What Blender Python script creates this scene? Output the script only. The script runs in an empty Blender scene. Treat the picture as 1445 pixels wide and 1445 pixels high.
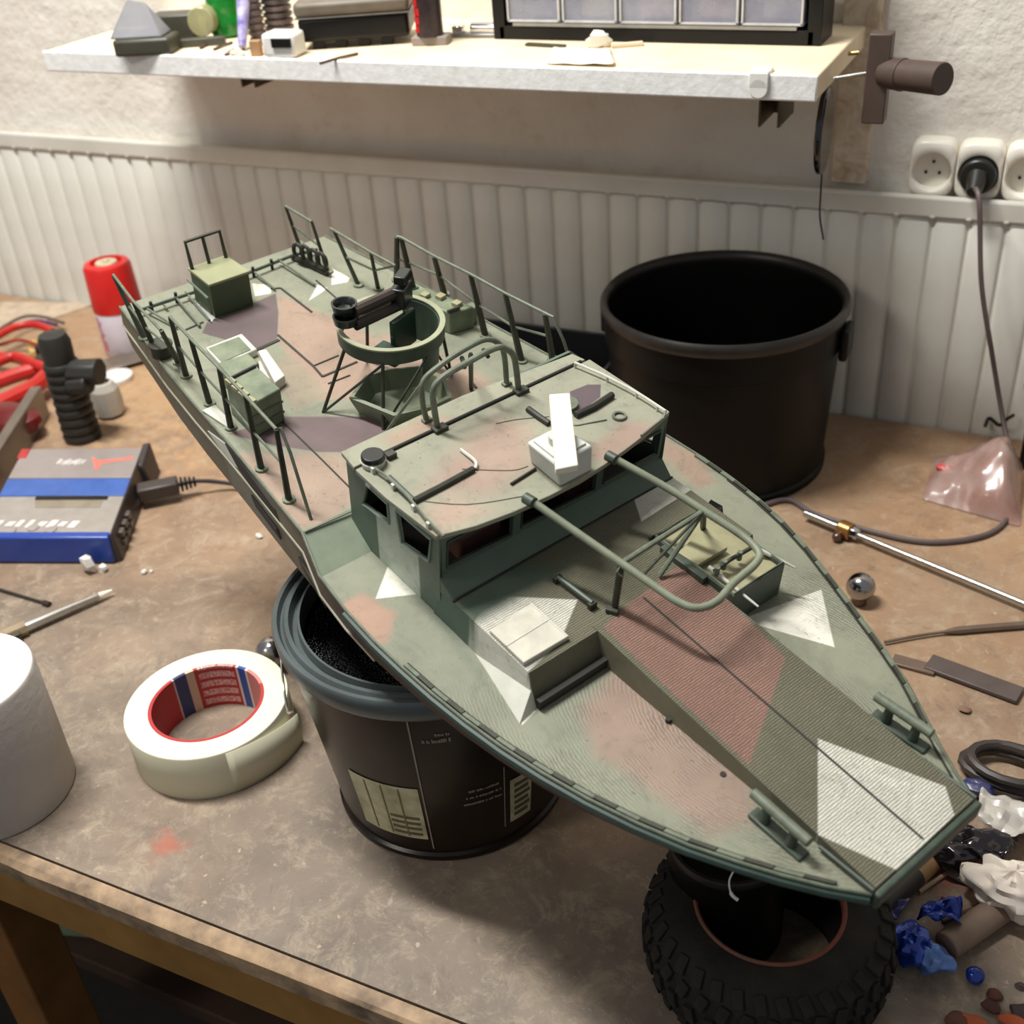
import bpy, bmesh, math, random
import numpy as np
from mathutils import Vector, Matrix
random.seed(7)
S = bpy.context.scene
COL = S.collection
# ------------------------------------------------------------------ camera
FPX = 1635.62                                   # focal length in pixels of the 1445 px frame
RC = np.array([[0.9041731689162276, 0.42170473043409223, -0.06808818503600021],
               [0.17817085159995866, -0.5171766432730598, -0.8371281068587745],
               [-0.388234501625155, 0.7447774432555807, -0.5427527353828331]])   # right, down, forward
CAMP = np.array([0.0, 0.0, 0.6])
cd = bpy.data.cameras.new('camera'); cam = bpy.data.objects.new('camera', cd); COL.objects.link(cam)
m = Matrix(((RC[0][0], -RC[1][0], -RC[2][0], 0), (RC[0][1], -RC[1][1], -RC[2][1], 0), (RC[0][2], -RC[1][2], -RC[2][2], 0), (0, 0, 0, 1)))
m.translation = Vector(CAMP); cam.matrix_world = m
cd.sensor_fit = 'HORIZONTAL'; cd.sensor_width = 36.0; cd.lens = 36.0 * FPX / 1445.0
cd.clip_start = 0.02; cd.clip_end = 50
cd.dof.use_dof = True; cd.dof.focus_distance = 0.72; cd.dof.aperture_fstop = 9.0
S.camera = cam
# ------------------------------------------------------------------ world, lights, exposure
wd = bpy.data.worlds.new('room_light'); S.world = wd; wd.use_nodes = True
bg = wd.node_tree.nodes['Background']; bg.inputs[0].default_value = (0.93, 0.96, 1.0, 1); bg.inputs[1].default_value = 0.27
def area(name, loc, target, size, power, col):
    l = bpy.data.lights.new(name, 'AREA'); l.shape = 'DISK'; l.size = size; l.energy = power; l.color = col
    o = bpy.data.objects.new(name, l); COL.objects.link(o); o.location = loc
    o.rotation_euler = (Vector(target) - Vector(loc)).to_track_quat('-Z', 'Y').to_euler(); return o
tube = area('tube_lamp_light', (-0.80, 0.50, 1.78), (-0.80, 0.50, 0.0), 1.0, 47, (1.0, 0.985, 0.95))
tube.data.shape = 'RECTANGLE'; tube.data.size = 0.70; tube.data.size_y = 0.10; tube.rotation_euler = (0, 0, 0)
area('room_fill_light', (-1.3, -0.9, 1.7), (-0.4, 0.8, 0.1), 0.5, 9, (1.0, 0.93, 0.84))  # weak unseen fill added from the front left to lift the shade
S.view_settings.view_transform = 'Standard'; S.view_settings.look = 'None'
S.view_settings.gamma = 1.0; S.view_settings.use_curve_mapping = False
S.view_settings.exposure = 0.02

# ------------------------------------------------------------------ measuring helpers (photo pixel -> real place)
def ray(px):
    return np.array([(px[0] - 722.5) / FPX, (px[1] - 722.5) / FPX, 1.0]) @ RC
def G(px, z=0.0):                               # pixel -> point at height z over the bench
    d = ray(px); return CAMP + d * ((z - 0.6) / d[2])
def W(px, y):                                   # pixel -> point at distance y from the camera's wall-normal plane
    d = ray(px); return CAMP + d * (y / d[1])
BO = np.array([-0.007492821588968786, 0.3992367525585349, 0.17])       # boat frame: bow origin; rows = forward, port, up
BU = np.array([[0.888141511704918, -0.43061552663076463, -0.16054570505314855],
               [0.440102741392473, 0.8975324849705987, 0.027294970989760636],
               [0.13234134730058203, -0.09489840170946597, 0.986650931762422]])
def B(px, w):                                   # pixel -> boat coordinates at deck-height w
    d = ray(px); t = (w - (CAMP - BO) @ BU[2]) / (d @ BU[2]); return (CAMP + d * t - BO) @ BU.T
def Bax(px, ax, val):
    d = ray(px); t = (val - (CAMP - BO) @ BU[ax]) / (d @ BU[ax]); return (CAMP + d * t - BO) @ BU.T

# ------------------------------------------------------------------ materials
def srgb(c):
    return tuple(((x / 255) / 12.92 if x / 255 <= 0.04045 else ((x / 255 + 0.055) / 1.055) ** 2.4) for x in c) + (1,)
class NT:
    def __init__(s, name):
        s.m = bpy.data.materials.new(name); s.m.use_nodes = True; s.t = s.m.node_tree; s.p = s.t.nodes['Principled BSDF']
        s.tc = s.t.nodes.new('ShaderNodeTexCoord')
    def n(s, typ, **kw):
        o = s.t.nodes.new(typ)
        for k, v in kw.items(): setattr(o, k, v)
        return o
    def l(s, a, b): s.t.links.new(a, b)
    def math(s, op, a, b=None, clamp=False):
        o = s.n('ShaderNodeMath', operation=op, use_clamp=clamp)
        for i, x in enumerate((a, b)):
            if x is None: continue
            if isinstance(x, (int, float)): o.inputs[i].default_value = x
            else: s.l(x, o.inputs[i])
        return o.outputs[0]
    def noise(s, scale, detail=3, rough=0.5, vec=None, dist=0):
        o = s.n('ShaderNodeTexNoise'); o.inputs['Scale'].default_value = scale; o.inputs['Detail'].default_value = detail
        o.inputs['Roughness'].default_value = rough; o.inputs['Distortion'].default_value = dist
        s.l(vec if vec is not None else s.tc.outputs['Object'], o.inputs['Vector']); return o.outputs['Fac']
    def ramp(s, fac, a, b, ca=0.0, cb=1.0):
        o = s.n('ShaderNodeMapRange'); s.l(fac, o.inputs[0])
        for i, v in zip((1, 2, 3, 4), (a, b, ca, cb)): o.inputs[i].default_value = v
        return o.outputs[0]
    def mix(s, fac, a, b, mode='MIX'):
        o = s.n('ShaderNodeMix', data_type='RGBA', blend_type=mode)
        for i, x in ((0, fac), (6, a), (7, b)):
            if isinstance(x, (tuple, float, int)): o.inputs[i].default_value = x
            else: s.l(x, o.inputs[i])
        return o.outputs[2]
    def bump(s, h, strength, dist=0.001):
        o = s.n('ShaderNodeBump'); o.inputs['Strength'].default_value = strength; o.inputs['Distance'].default_value = dist
        s.l(h, o.inputs['Height'])
        if s.p.inputs['Normal'].is_linked: s.l(s.p.inputs['Normal'].links[0].from_socket, o.inputs['Normal'])
        s.l(o.outputs[0], s.p.inputs['Normal'])
    def col(s, c):
        if isinstance(c, tuple): s.p.inputs['Base Color'].default_value = c
        else: s.l(c, s.p.inputs['Base Color'])
MC = {}
def mat(name, c, rough=0.5, metal=0.0, var=0.12, scale=60, bump=0.0, bscale=300, trans=0.0, alpha=1.0, spec=0.5, c2=None, sss=0):
    if name in MC: return MC[name]
    n = NT(name); base = srgb(c)
    dark = srgb(c2) if c2 else tuple(x * (1 - var * 2) for x in base[:3]) + (1,)
    f = n.ramp(n.noise(scale, 4, 0.6), 0.35, 0.7)
    n.col(n.mix(f, base, dark))
    n.p.inputs['Roughness'].default_value = rough; n.p.inputs['Metallic'].default_value = metal
    n.p.inputs['Specular IOR Level'].default_value = spec
    n.p.inputs['Transmission Weight'].default_value = trans; n.p.inputs['Alpha'].default_value = alpha
    if bump: n.bump(n.noise(bscale, 4, 0.6), bump, 0.001)
    MC[name] = n.m; return n.m
def hull_poly(pts):
    pts = sorted(set(pts))
    def half(ps):
        h = []
        for p in ps:
            while len(h) >= 2 and (h[-1][0] - h[-2][0]) * (p[1] - h[-2][1]) - (h[-1][1] - h[-2][1]) * (p[0] - h[-2][0]) <= 0: h.pop()
            h.append(p)
        return h
    a = half(pts); b = half(pts[::-1]); return a[:-1] + b[:-1]
GREEN = (126, 128, 110); PINK = (142, 122, 108); VIOLET = (93, 80, 80); WHITE = (205, 203, 190); DKGREEN = (62, 74, 62); LTGREEN = (140, 148, 128)
def camo(name, base, polys, ribs=None, rough=0.55, speck=True):
    """painted camouflage: polygons given in boat coordinates (forward, port), each (points, colour, softness)"""
    n = NT(name); tc = n.tc.outputs['Object']
    sep = n.n('ShaderNodeSeparateXYZ'); n.l(tc, sep.inputs[0])
    com = n.n('ShaderNodeCombineXYZ'); com.inputs[2].default_value = 1.0
    wob = n.ramp(n.noise(70, 2), 0, 1, -0.0016, 0.0016)
    n.l(n.math('ADD', sep.outputs[0], wob), com.inputs[0]); n.l(n.math('SUBTRACT', sep.outputs[1], wob), com.inputs[1])
    comc = n.n('ShaderNodeCombineXYZ'); comc.inputs[2].default_value = 1.0
    n.l(sep.outputs[0], comc.inputs[0]); n.l(sep.outputs[1], comc.inputs[1])
    var = n.ramp(n.noise(25, 4, 0.6), 0.3, 0.7, 0.85, 1.12)
    cur = srgb(base)
    for pts, c, soft in polys:
        hp = hull_poly([(float(p[0]), float(p[1])) for p in pts]); acc = None
        vec = com.outputs[0] if soft > 0.001 else comc.outputs[0]
        for i in range(len(hp)):
            a, b = hp[i], hp[(i + 1) % len(hp)]
            nx, ny = -(b[1] - a[1]), (b[0] - a[0]); L = math.hypot(nx, ny) or 1; nx /= L; ny /= L
            d = n.n('ShaderNodeVectorMath', operation='DOT_PRODUCT'); n.l(vec, d.inputs[0])
            d.inputs[1].default_value = (nx, ny, -(nx * a[0] + ny * a[1]))
            acc = d.outputs['Value'] if acc is None else n.math('MINIMUM', acc, d.outputs['Value'])
        cur = n.mix(n.ramp(acc, -soft, soft), cur, srgb(c))
    g = n.n('ShaderNodeCombineColor')
    for i in range(3): n.l(var, g.inputs[i])
    cur = n.mix(1.0, cur, g.outputs[0], 'MULTIPLY')
    cur = n.mix(n.ramp(n.noise(55, 6, 0.75, dist=0.8), 0.52, 0.72, 0, 0.38), cur, srgb((78, 82, 68)))
    if speck: cur = n.mix(n.ramp(n.noise(420, 2), 0.68, 0.74, 0, 0.5), cur, srgb((70, 72, 60)))
    if ribs:
        # printed layer ridges: the valleys are coloured darker
        wv = n.n('ShaderNodeTexWave', wave_type=ribs.get('type', 'BANDS'), bands_direction='X') if ribs.get('type', 'BANDS') == 'BANDS' else n.n('ShaderNodeTexWave', wave_type='RINGS', rings_direction='Z')
        mp = n.n('ShaderNodeMapping'); mp.inputs['Location'].default_value = ribs.get('off', (0, 0, 0)); mp.inputs['Scale'].default_value = ribs.get('sc', (1, 1, 1))
        n.l(tc, mp.inputs[0]); n.l(mp.outputs[0], wv.inputs['Vector'])
        wv.inputs['Scale'].default_value = ribs['scale']; wv.inputs['Distortion'].default_value = ribs.get('dist', 1.2)
        wv.inputs['Detail'].default_value = 3; wv.inputs['Detail Scale'].default_value = 1.4; wv.inputs['Detail Roughness'].default_value = 0.6
        h = wv.outputs['Fac']
        sn = n.n('ShaderNodeSeparateXYZ'); n.l(n.tc.outputs['Normal'], sn.inputs[0]); up = n.math('GREATER_THAN', sn.outputs[2], 0.6)
        mk = n.math('MULTIPLY', up, n.ramp(sep.outputs[0], ribs['u0'], ribs['u0'] + ribs.get('fade', 0.05)))
        if 'nz' in ribs: mk = n.math('MULTIPLY', mk, n.ramp(n.noise(18, 2), 0.42, 0.6))
        dk = n.math('MULTIPLY', n.ramp(h, 0.45, 0.05), mk)
        cur = n.mix(n.math('MULTIPLY', dk, ribs.get('dark', 0.55)), cur, srgb((58, 52, 42)))
        n.bump(n.math('MULTIPLY', h, mk), 0.6, 0.0006)
    n.col(cur); n.p.inputs['Roughness'].default_value = rough; n.p.inputs['Specular IOR Level'].default_value = 0.35
    n.bump(n.noise(600, 3), 0.12, 0.0004)
    return n.m

# ------------------------------------------------------------------ mesh builder
def vn(a): return Vector((float(a[0]), float(a[1]), float(a[2])))
def basis(d):
    d = d.normalized(); a = Vector((0, 0, 1)) if abs(d.z) < 0.9 else Vector((1, 0, 0))
    x = d.cross(a).normalized(); return x, d.cross(x).normalized()
class MB:
    def __init__(s): s.v = []; s.f = []
    def add(s, vs, fs):
        o = len(s.v); s.v += [tuple(vn(x)) for x in vs]; s.f += [tuple(i + o for i in f) for f in fs]; return s
    def hexa(s, b, t):                          # 4 bottom points, 4 top points
        return s.add(list(b) + list(t), [(3, 2, 1, 0), (4, 5, 6, 7), (0, 1, 5, 4), (1, 2, 6, 5), (2, 3, 7, 6), (3, 0, 4, 7)])
    def box(s, c, sz, rot=0.0, ax=None):
        c = vn(c); h = [x / 2 for x in sz]
        if ax is None: ca, sa = math.cos(rot), math.sin(rot); X = Vector((ca, sa, 0)); Y = Vector((-sa, ca, 0)); Z = Vector((0, 0, 1))
        else: X, Y, Z = [vn(a).normalized() for a in ax]
        q = [(-1, -1), (1, -1), (1, 1), (-1, 1)]
        return s.hexa([c + X * h[0] * a + Y * h[1] * b - Z * h[2] for a, b in q], [c + X * h[0] * a + Y * h[1] * b + Z * h[2] for a, b in q])
    def prism(s, pts, z0, z1):
        k = len(pts); vs = [(p[0], p[1], z0 if len(p) < 3 else p[2] + z0) for p in pts] + [(p[0], p[1], z1 if len(p) < 3 else p[2] + z1) for p in pts]
        return s.add(vs, [tuple(range(k))[::-1], tuple(range(k, 2 * k))] + [(i, (i + 1) % k, k + (i + 1) % k, k + i) for i in range(k)])
    def cyl(s, a, b, r0, r1=None, n=20, caps=True):
        a, b = vn(a), vn(b); r1 = r0 if r1 is None else r1; x, y = basis(b - a)
        ring = lambda c, r: [c + x * r * math.cos(2 * math.pi * i / n) + y * r * math.sin(2 * math.pi * i / n) for i in range(n)]
        f = [(i, (i + 1) % n, n + (i + 1) % n, n + i) for i in range(n)]
        if caps: f += [tuple(range(n))[::-1], tuple(range(n, 2 * n))]
        return s.add(ring(a, r0) + ring(b, r1), f)
    def tube(s, path, r, n=8, closed=False):
        P = [vn(p) for p in path]; k = len(P); vs = []; px = None
        for i, p in enumerate(P):
            d = (P[(i + 1) % k] - P[i - 1]) if closed else (P[min(i + 1, k - 1)] - P[max(i - 1, 0)])
            d = d.normalized() if d.length > 1e-9 else Vector((0, 0, 1))
            if px is None: px, _ = basis(d)
            px = (px - d * px.dot(d)); px = px.normalized() if px.length > 1e-6 else basis(d)[0]; py = d.cross(px)
            rr = r[i] if isinstance(r, (list, tuple)) else r
            vs += [p + px * rr * math.cos(2 * math.pi * j / n) + py * rr * math.sin(2 * math.pi * j / n) for j in range(n)]
        f = []
        for i in range(k if closed else k - 1):
            a = i * n; b = ((i + 1) % k) * n
            f += [(a + j, a + (j + 1) % n, b + (j + 1) % n, b + j) for j in range(n)]
        if not closed: f += [tuple(range(n))[::-1], tuple(range((k - 1) * n, k * n))]
        return s.add(vs, f)
    def lathe(s, prof, c=(0, 0, 0), n=48, closed=False):
        vs = []; k = len(prof)
        for r, z in prof: vs += [(c[0] + r * math.cos(2 * math.pi * j / n), c[1] + r * math.sin(2 * math.pi * j / n), c[2] + z) for j in range(n)]
        f = []
        for i in range(k if closed else k - 1):
            a = i * n; b = ((i + 1) % k) * n
            f += [(a + j, a + (j + 1) % n, b + (j + 1) % n, b + j) for j in range(n)]
        return s.add(vs, f)
    def patch(s, c, r0, r1, z0, z1, a0, a1, n=10, th=0.0006):      # curved label on a (slightly conical) side; degrees
        vs = []
        for k in range(n + 1):
            a = math.radians(a0 + (a1 - a0) * k / n)
            for (r, z) in ((r0, z0), (r1, z1), (r1 + th, z1), (r0 + th, z0)): vs.append((c[0] + r * math.cos(a), c[1] + r * math.sin(a), z))
        f = []
        for k in range(n):
            a = 4 * k; b = a + 4
            for j in range(4): f.append((a + j, a + (j + 1) % 4, b + (j + 1) % 4, b + j))
        return s.add(vs, f + [(0, 1, 2, 3), (4 * n + 3, 4 * n + 2, 4 * n + 1, 4 * n)])
    def blob(s, c, r, n=10, m=6, jit=0.0, sc=(1, 1, 1), seed=0):
        rnd = random.Random(seed); c = vn(c); vs = [c + Vector((0, 0, r * sc[2]))]
        for i in range(1, m):
            t = math.pi * i / m
            for j in range(n):
                a = 2 * math.pi * j / n; k = r * (1 + rnd.uniform(-jit, jit))
                vs.append(c + Vector((k * math.sin(t) * math.cos(a) * sc[0], k * math.sin(t) * math.sin(a) * sc[1], k * math.cos(t) * sc[2])))
        vs.append(c - Vector((0, 0, r * sc[2]))); L = len(vs) - 1; f = [(0, 1 + j, 1 + (j + 1) % n) for j in range(n)]
        for i in range(m - 2):
            a = 1 + i * n
            f += [(a + j, a + n + j, a + n + (j + 1) % n, a + (j + 1) % n) for j in range(n)]
        a = 1 + (m - 2) * n; f += [(a + j, L, a + (j + 1) % n) for j in range(n)]
        return s.add(vs, f)
    def build(s, name, material, parent=None, smooth=True, bevel=0.0, angle=35):
        me = bpy.data.meshes.new(name); o0 = Vector((0, 0, 0))
        me.from_pydata(s.v, [], s.f)
        bm = bmesh.new(); bm.from_mesh(me); bmesh.ops.recalc_face_normals(bm, faces=bm.faces); bm.to_mesh(me); bm.free()
        if smooth:
            for p in me.polygons: p.use_smooth = True
            me.set_sharp_from_angle(angle=math.radians(angle))
        me.materials.append(material)
        o = bpy.data.objects.new(name, me); COL.objects.link(o)
        if bevel:
            b = o.modifiers.new('bevel', 'BEVEL'); b.width = bevel; b.segments = 2; b.limit_method = 'ANGLE'; b.angle_limit = math.radians(40)
        if parent is not None: o.parent = parent
        return o
def tag(o, label, cat, group=None, kind=None):
    if label: o['label'] = label
    if cat: o['category'] = cat
    if group: o['group'] = group
    if kind: o['kind'] = kind
    return o
def thing(name, label, cat, loc=(0, 0, 0), group=None):
    o = bpy.data.objects.new(name, None); COL.objects.link(o); o.empty_display_size = 0.02
    o.location = tuple(float(x) for x in loc); return tag(o, label, cat, group)
def own(root, mb):                              # world-space builder -> local space of the thing's base
    l = root.location; mb.v = [(x - l.x, y - l.y, z - l.z) for x, y, z in mb.v]; return mb
def spline(pts, n=8):
    P = [vn(p) for p in pts]; out = []
    for i in range(len(P) - 1):
        a, b, c, d = P[max(i - 1, 0)], P[i], P[i + 1], P[min(i + 2, len(P) - 1)]
        for k in range(n):
            t = k / n; out.append(0.5 * ((2 * b) + (c - a) * t + (2 * a - 5 * b + 4 * c - d) * t * t + (3 * b - a - 3 * c + d) * t ** 3))
    return out + [P[-1]]

# ================================================================== SETTING
WALLY = 1.130
def plaster():
    n = NT('plaster'); a = n.noise(9, 4, 0.6); c = n.mix(n.ramp(a, 0.35, 0.7), srgb((232, 227, 216)), srgb((220, 212, 200)))
    c = n.mix(n.ramp(n.noise(40, 3), 0.6, 0.75, 0, 0.4), c, srgb((204, 190, 174))); n.col(c); n.p.inputs['Roughness'].default_value = 0.9
    n.bump(n.noise(38, 4, 0.55), 0.55, 0.006); n.bump(n.noise(150, 4, 0.6), 0.5, 0.002); return n.m
M_plaster = plaster()
w = MB(); w.box((-0.6, WALLY + 0.05, 0.1), (5.0, 0.1, 2.6)); o = w.build('wall_back', M_plaster, smooth=False); o['kind'] = 'structure'
w = MB(); w.box((-0.6, -0.3, -0.82), (5, 4, 0.04)); o = w.build('floor', mat('concrete', (44, 38, 32), 0.9), smooth=False); o['kind'] = 'structure'
# stained vertical batten of bare plaster/wood on the wall
def stained():
    n = NT('stained_batten'); c = n.mix(n.ramp(n.noise(30, 4, 0.7, dist=1), 0.4, 0.65), srgb((220, 206, 184)), srgb((178, 152, 120))); n.col(c)
    n.p.inputs['Roughness'].default_value = 0.85; n.bump(n.noise(90, 3), 0.5, 0.002); return n.m
w = MB(); w.box((-0.196, WALLY - 0.004, 0.44), (0.034, 0.012, 0.40)); o = w.build('trim_1', stained(), bevel=0.002); o['kind'] = 'structure'
# radiator
M_rad = mat('radiator_paint', (212, 210, 200), 0.35, var=0.06, scale=10, c2=(198, 194, 182))
RY = 1.112
rad = thing('radiator', 'long cream ribbed panel radiator along the wall behind the bench', 'radiator', (-0.8, RY, -0.1))
mb = MB(); mb.box((-0.75, RY + 0.009, 0.065), (2.5, 0.014, 0.33)); own(rad, mb).build('back_panel', M_rad, rad, bevel=0.002)
mb = MB(); mb.box((-0.75, RY + 0.001, 0.2265), (2.5, 0.008, 0.021)); own(rad, mb).build('top_edge', M_rad, rad, bevel=0.003)
rib = MB(); pr = [(-0.0156, 0.004), (-0.0143, 0.0006), (-0.0120, -0.0008), (0.0120, -0.0008), (0.0143, 0.0006), (0.0156, 0.004)]
rib.add([(x, y, -0.165) for x, y in pr] + [(x, y, 0.157) for x, y in pr] + [(x * 0.8, y + 0.003, 0.163) for x, y in pr],
        [(i, i + 1, 7 + i, 6 + i) for i in range(5)] + [(6 + i, 7 + i, 13 + i, 12 + i) for i in range(5)] + [(12, 13, 14, 15, 16, 17), (0, 5, 11, 17, 12, 6)])
first = None
for k in range(73):
    x = 0.385 - k * 0.0322
    if first is None: first = rib.build('radiator_rib', M_rad, rad, angle=50); o = first
    else: o = first.copy(); COL.objects.link(o); o.parent = rad
    o.location = (x + 0.8, 0.0, 0.155)
dot = MB(); dot.blob((0, 0, 0), 0.0022, 8, 4, sc=(1.3, 0.6, 0.8)); first = None
for k in range(72):
    x = 0.385 - k * 0.0322 - 0.0161
    if first is None: first = dot.build('weld_dot', M_rad, rad); o = first
    else: o = first.copy(); COL.objects.link(o); o.parent = rad
    o.location = (x + 0.8, -0.0025, 0.318)

# workbench
def bench_mat():
    n = NT('bench_top'); tc = n.tc.outputs['Object']
    c = n.mix(n.ramp(n.noise(6, 5, 0.65, dist=1.2), 0.35, 0.68), srgb((150, 131, 112)), srgb((108, 94, 82)))
    c = n.mix(n.ramp(n.noise(14, 5, 0.7, dist=0.8), 0.5, 0.72, 0, 0.7), c, srgb((100, 90, 82)))
    sp_ = n.n('ShaderNodeSeparateXYZ'); n.l(tc, sp_.inputs[0]); yw = n.math('ADD', sp_.outputs[1], n.ramp(n.noise(5, 3), 0.3, 0.7, -0.15, 0.15))
    c = n.mix(n.ramp(yw, 0.45, 0.95, 0.0, 0.6), c, srgb((176, 136, 98)))
    c = n.mix(n.ramp(yw, 0.62, 0.38, 0.0, 0.45), c, srgb((112, 104, 95)))
    c = n.mix(n.ramp(n.noise(34, 6, 0.8, dist=0.6), 0.5, 0.68, 0, 0.5), c, srgb((178, 162, 138)))
    c = n.mix(n.ramp(n.noise(22, 6, 0.8, dist=1.5), 0.54, 0.7, 0, 0.5), c, srgb((92, 82, 74)))
    c = n.mix(n.ramp(n.noise(70, 5, 0.75, dist=1.0), 0.56, 0.72, 0, 0.4), c, srgb((190, 174, 150)))
    c = n.mix(n.ramp(n.noise(95, 3, 0.6), 0.66, 0.78, 0, 0.4), c, srgb((74, 62, 56)))
    c = n.mix(n.ramp(n.noise(160, 2), 0.7, 0.76, 0, 0.5), c, srgb((196, 180, 156)))
    for p, r, k in (((-0.003, 0.548), 0.03, (150, 62, 44)), ((-0.478, 0.37), 0.013, (176, 92, 70)), ((-0.045, 0.985), 0.05, (128, 100, 80)), ((-0.93, 0.93), 0.12, (190, 156, 116)), ((-0.76, 0.86), 0.08, (190, 150, 108))):
        d = n.n('ShaderNodeVectorMath', operation='DISTANCE'); n.l(tc, d.inputs[0]); d.inputs[1].default_value = (p[0], p[1], 0)
        e = n.math('ADD', d.outputs['Value'], n.ramp(n.noise(60, 4, 0.7), 0.3, 0.7, -r * 0.9, r * 0.9))
        c = n.mix(n.ramp(e, r * 1.2, r * 0.2, 0, 0.6), c, srgb(k))
    n.col(c); n.l(n.ramp(n.noise(20, 3), 0.3, 0.7, 0.42, 0.68), n.p.inputs['Roughness']); n.p.inputs['Specular IOR Level'].default_value = 0.35
    n.bump(n.noise(120, 4, 0.7), 0.25, 0.001); return n.m
M_bench = bench_mat()
M_edge = mat('edge_wood', (176, 148, 116), 0.7, var=0.25, scale=40, bump=0.6, bscale=120, c2=(96, 80, 66))
M_apron = mat('apron_wood', (150, 112, 56), 0.6, var=0.2, scale=12, c2=(120, 84, 38))
M_leg = mat('leg_wood', (128, 84, 36), 0.6, var=0.2, scale=14)
M_darkwood = mat('dark_board', (64, 42, 26), 0.75)
bench = thing('workbench', 'old stained wooden workbench with a worn front edge', 'workbench', (-0.6, 0.7, -0.8))
FY = 0.318
mb = MB(); mb.box((-0.6, (FY + 0.012 + 1.108) / 2, -0.011), (2.8, 1.108 - FY - 0.012, 0.022)); o = own(bench, mb).build('bench_top', M_bench, bench, smooth=False)
# bench top colours are laid out in bench coordinates measured from the camera foot
me = o.data
for v in me.vertices: v.co += Vector((-0.6, 0.7, -0.8))
o.location = (0.6, -0.7, 0.8)
mb = MB()
k = 60; xs = [-2.0 + 2.8 * i / k for i in range(k + 1)]; rr = random.Random(3)
pro = [(FY + 0.0105, -0.0004), (FY + 0.003, -0.0012), (FY, -0.004), (FY + 0.0005, -0.02), (FY + 0.0105, -0.02)]; vs = []
for x in xs: vs += [(x, y + (rr.uniform(-0.0012, 0.0012) if j in (1, 2) else 0), z + (rr.uniform(-0.0012, 0.0) if j in (1, 2) else 0)) for j, (y, z) in enumerate(pro)]
mb.add(vs, [(5 * i + j, 5 * i + (j + 1) % 5, 5 * i + 5 + (j + 1) % 5, 5 * i + 5 + j) for i in range(k) for j in range(5)])
own(bench, mb).build('edge_strip', M_edge, bench, angle=30)
mb = MB(); mb.box((-0.6, FY + 0.012, -0.042), (2.8, 0.016, 0.042)); own(bench, mb).build('apron', M_apron, bench, bevel=0.001)
for px in (-0.682, 0.5):
    mb = MB(); mb.box((px, FY + 0.045, -0.43), (0.045, 0.045, 0.738)); own(bench, mb).build('leg', M_leg, bench, bevel=0.002)
for px in (-0.62, 0.5):
    mb = MB(); mb.box((px, 1.05, -0.43), (0.045, 0.045, 0.738)); own(bench, mb).build('leg', M_leg, bench, bevel=0.002)
mb = MB(); mb.box((-0.6, 0.74, -0.36), (2.5, 0.6, 0.02)); own(bench, mb).build('lower_shelf', M_darkwood, bench, bevel=0.002)

q = G((2, 1432), -0.30)
mb = MB(); mb.box((q[0] - 0.06, max(q[1] + 0.03, 0.50), -0.299), (0.16, 0.10, 0.10), 0.3); mb.box((q[0] - 0.06, max(q[1] + 0.03, 0.50), -0.245), (0.166, 0.106, 0.008), 0.3)
o = mb.build('storage_box', mat('box_greygreen', (128, 140, 116), 0.6, var=0.15), bevel=0.003); tag(o, 'grey green box under the bench at the lower left corner', 'box')

# ================================================================== WALL SHELF
SF, SZ0, SZ1 = 0.93, 0.363, 0.382; SX0, SX1 = -0.985, -0.192
M_shelf = mat('shelf_board', (234, 218, 188), 0.7, var=0.06, scale=20, c2=(222, 200, 166))
M_shelfedge = mat('shelf_edge', (240, 240, 238), 0.75, var=0.12, scale=90, bump=0.5, bscale=150, c2=(222, 222, 218))
sh = thing('wall_shelf', 'pale wooden wall shelf with a white painted front edge', 'shelf', ((SX0 + SX1) / 2, WALLY, SZ0))
mb = MB(); mb.box(((SX0 + SX1) / 2, (SF + 0.003 + WALLY) / 2, (SZ0 + SZ1) / 2), (SX1 - SX0, WALLY - SF - 0.003, SZ1 - SZ0)); own(sh, mb).build('board', M_shelf, sh, bevel=0.0015)
mb = MB(); mb.box(((SX0 + SX1) / 2, SF + 0.0015, (SZ0 + SZ1) / 2 + 0.0002), (SX1 - SX0 + 0.001, 0.004, SZ1 - SZ0 + 0.0012)); own(sh, mb).build('edge_band', M_shelfedge, sh, bevel=0.0015)
M_brk = mat('bracket_metal', (96, 84, 62), 0.5, 0.6)
for px, zz in (((365, 125), 0.363), ((1092, 160), 0.363)):
    q = W(px, 1.0); x = float(q[0]) * 1.0
    hh = 0.020 if px[0] < 500 else 0.034
    x = float(W((px[0], 150 if px[0] > 500 else 125), 0.99)[0])
    mb = MB()
    for dx in (-0.008, 0.008): mb.box((x + dx, 1.0, SZ0 - hh / 2 + 0.0005), (0.0018, 0.05, hh))
    mb.box((x, 1.0, SZ0 - 0.001), (0.018, 0.05, 0.002)); mb.box((x, 1.024, SZ0 - hh / 2), (0.018, 0.002, hh))
    own(sh, mb).build('bracket', M_brk, sh, smooth=False)
M_white = mat('white_plastic', (232, 230, 224), 0.35, var=0.03)
q = W((1070, 125), SF - 0.003)
mb = MB(); mb.box((q[0], SF - 0.002, 0.378), (0.015, 0.003, 0.012)); mb.cyl((q[0], SF - 0.0035, 0.372), (q[0], SF - 0.0005, 0.372), 0.0075, n=20); mb.box((q[0], SF + 0.006, 0.3835), (0.015, 0.018, 0.003))
o = mb.build('shelf_clip', M_white, bevel=0.0006); tag(o, 'small white rounded clip on the right part of the shelf edge', 'clip')

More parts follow.
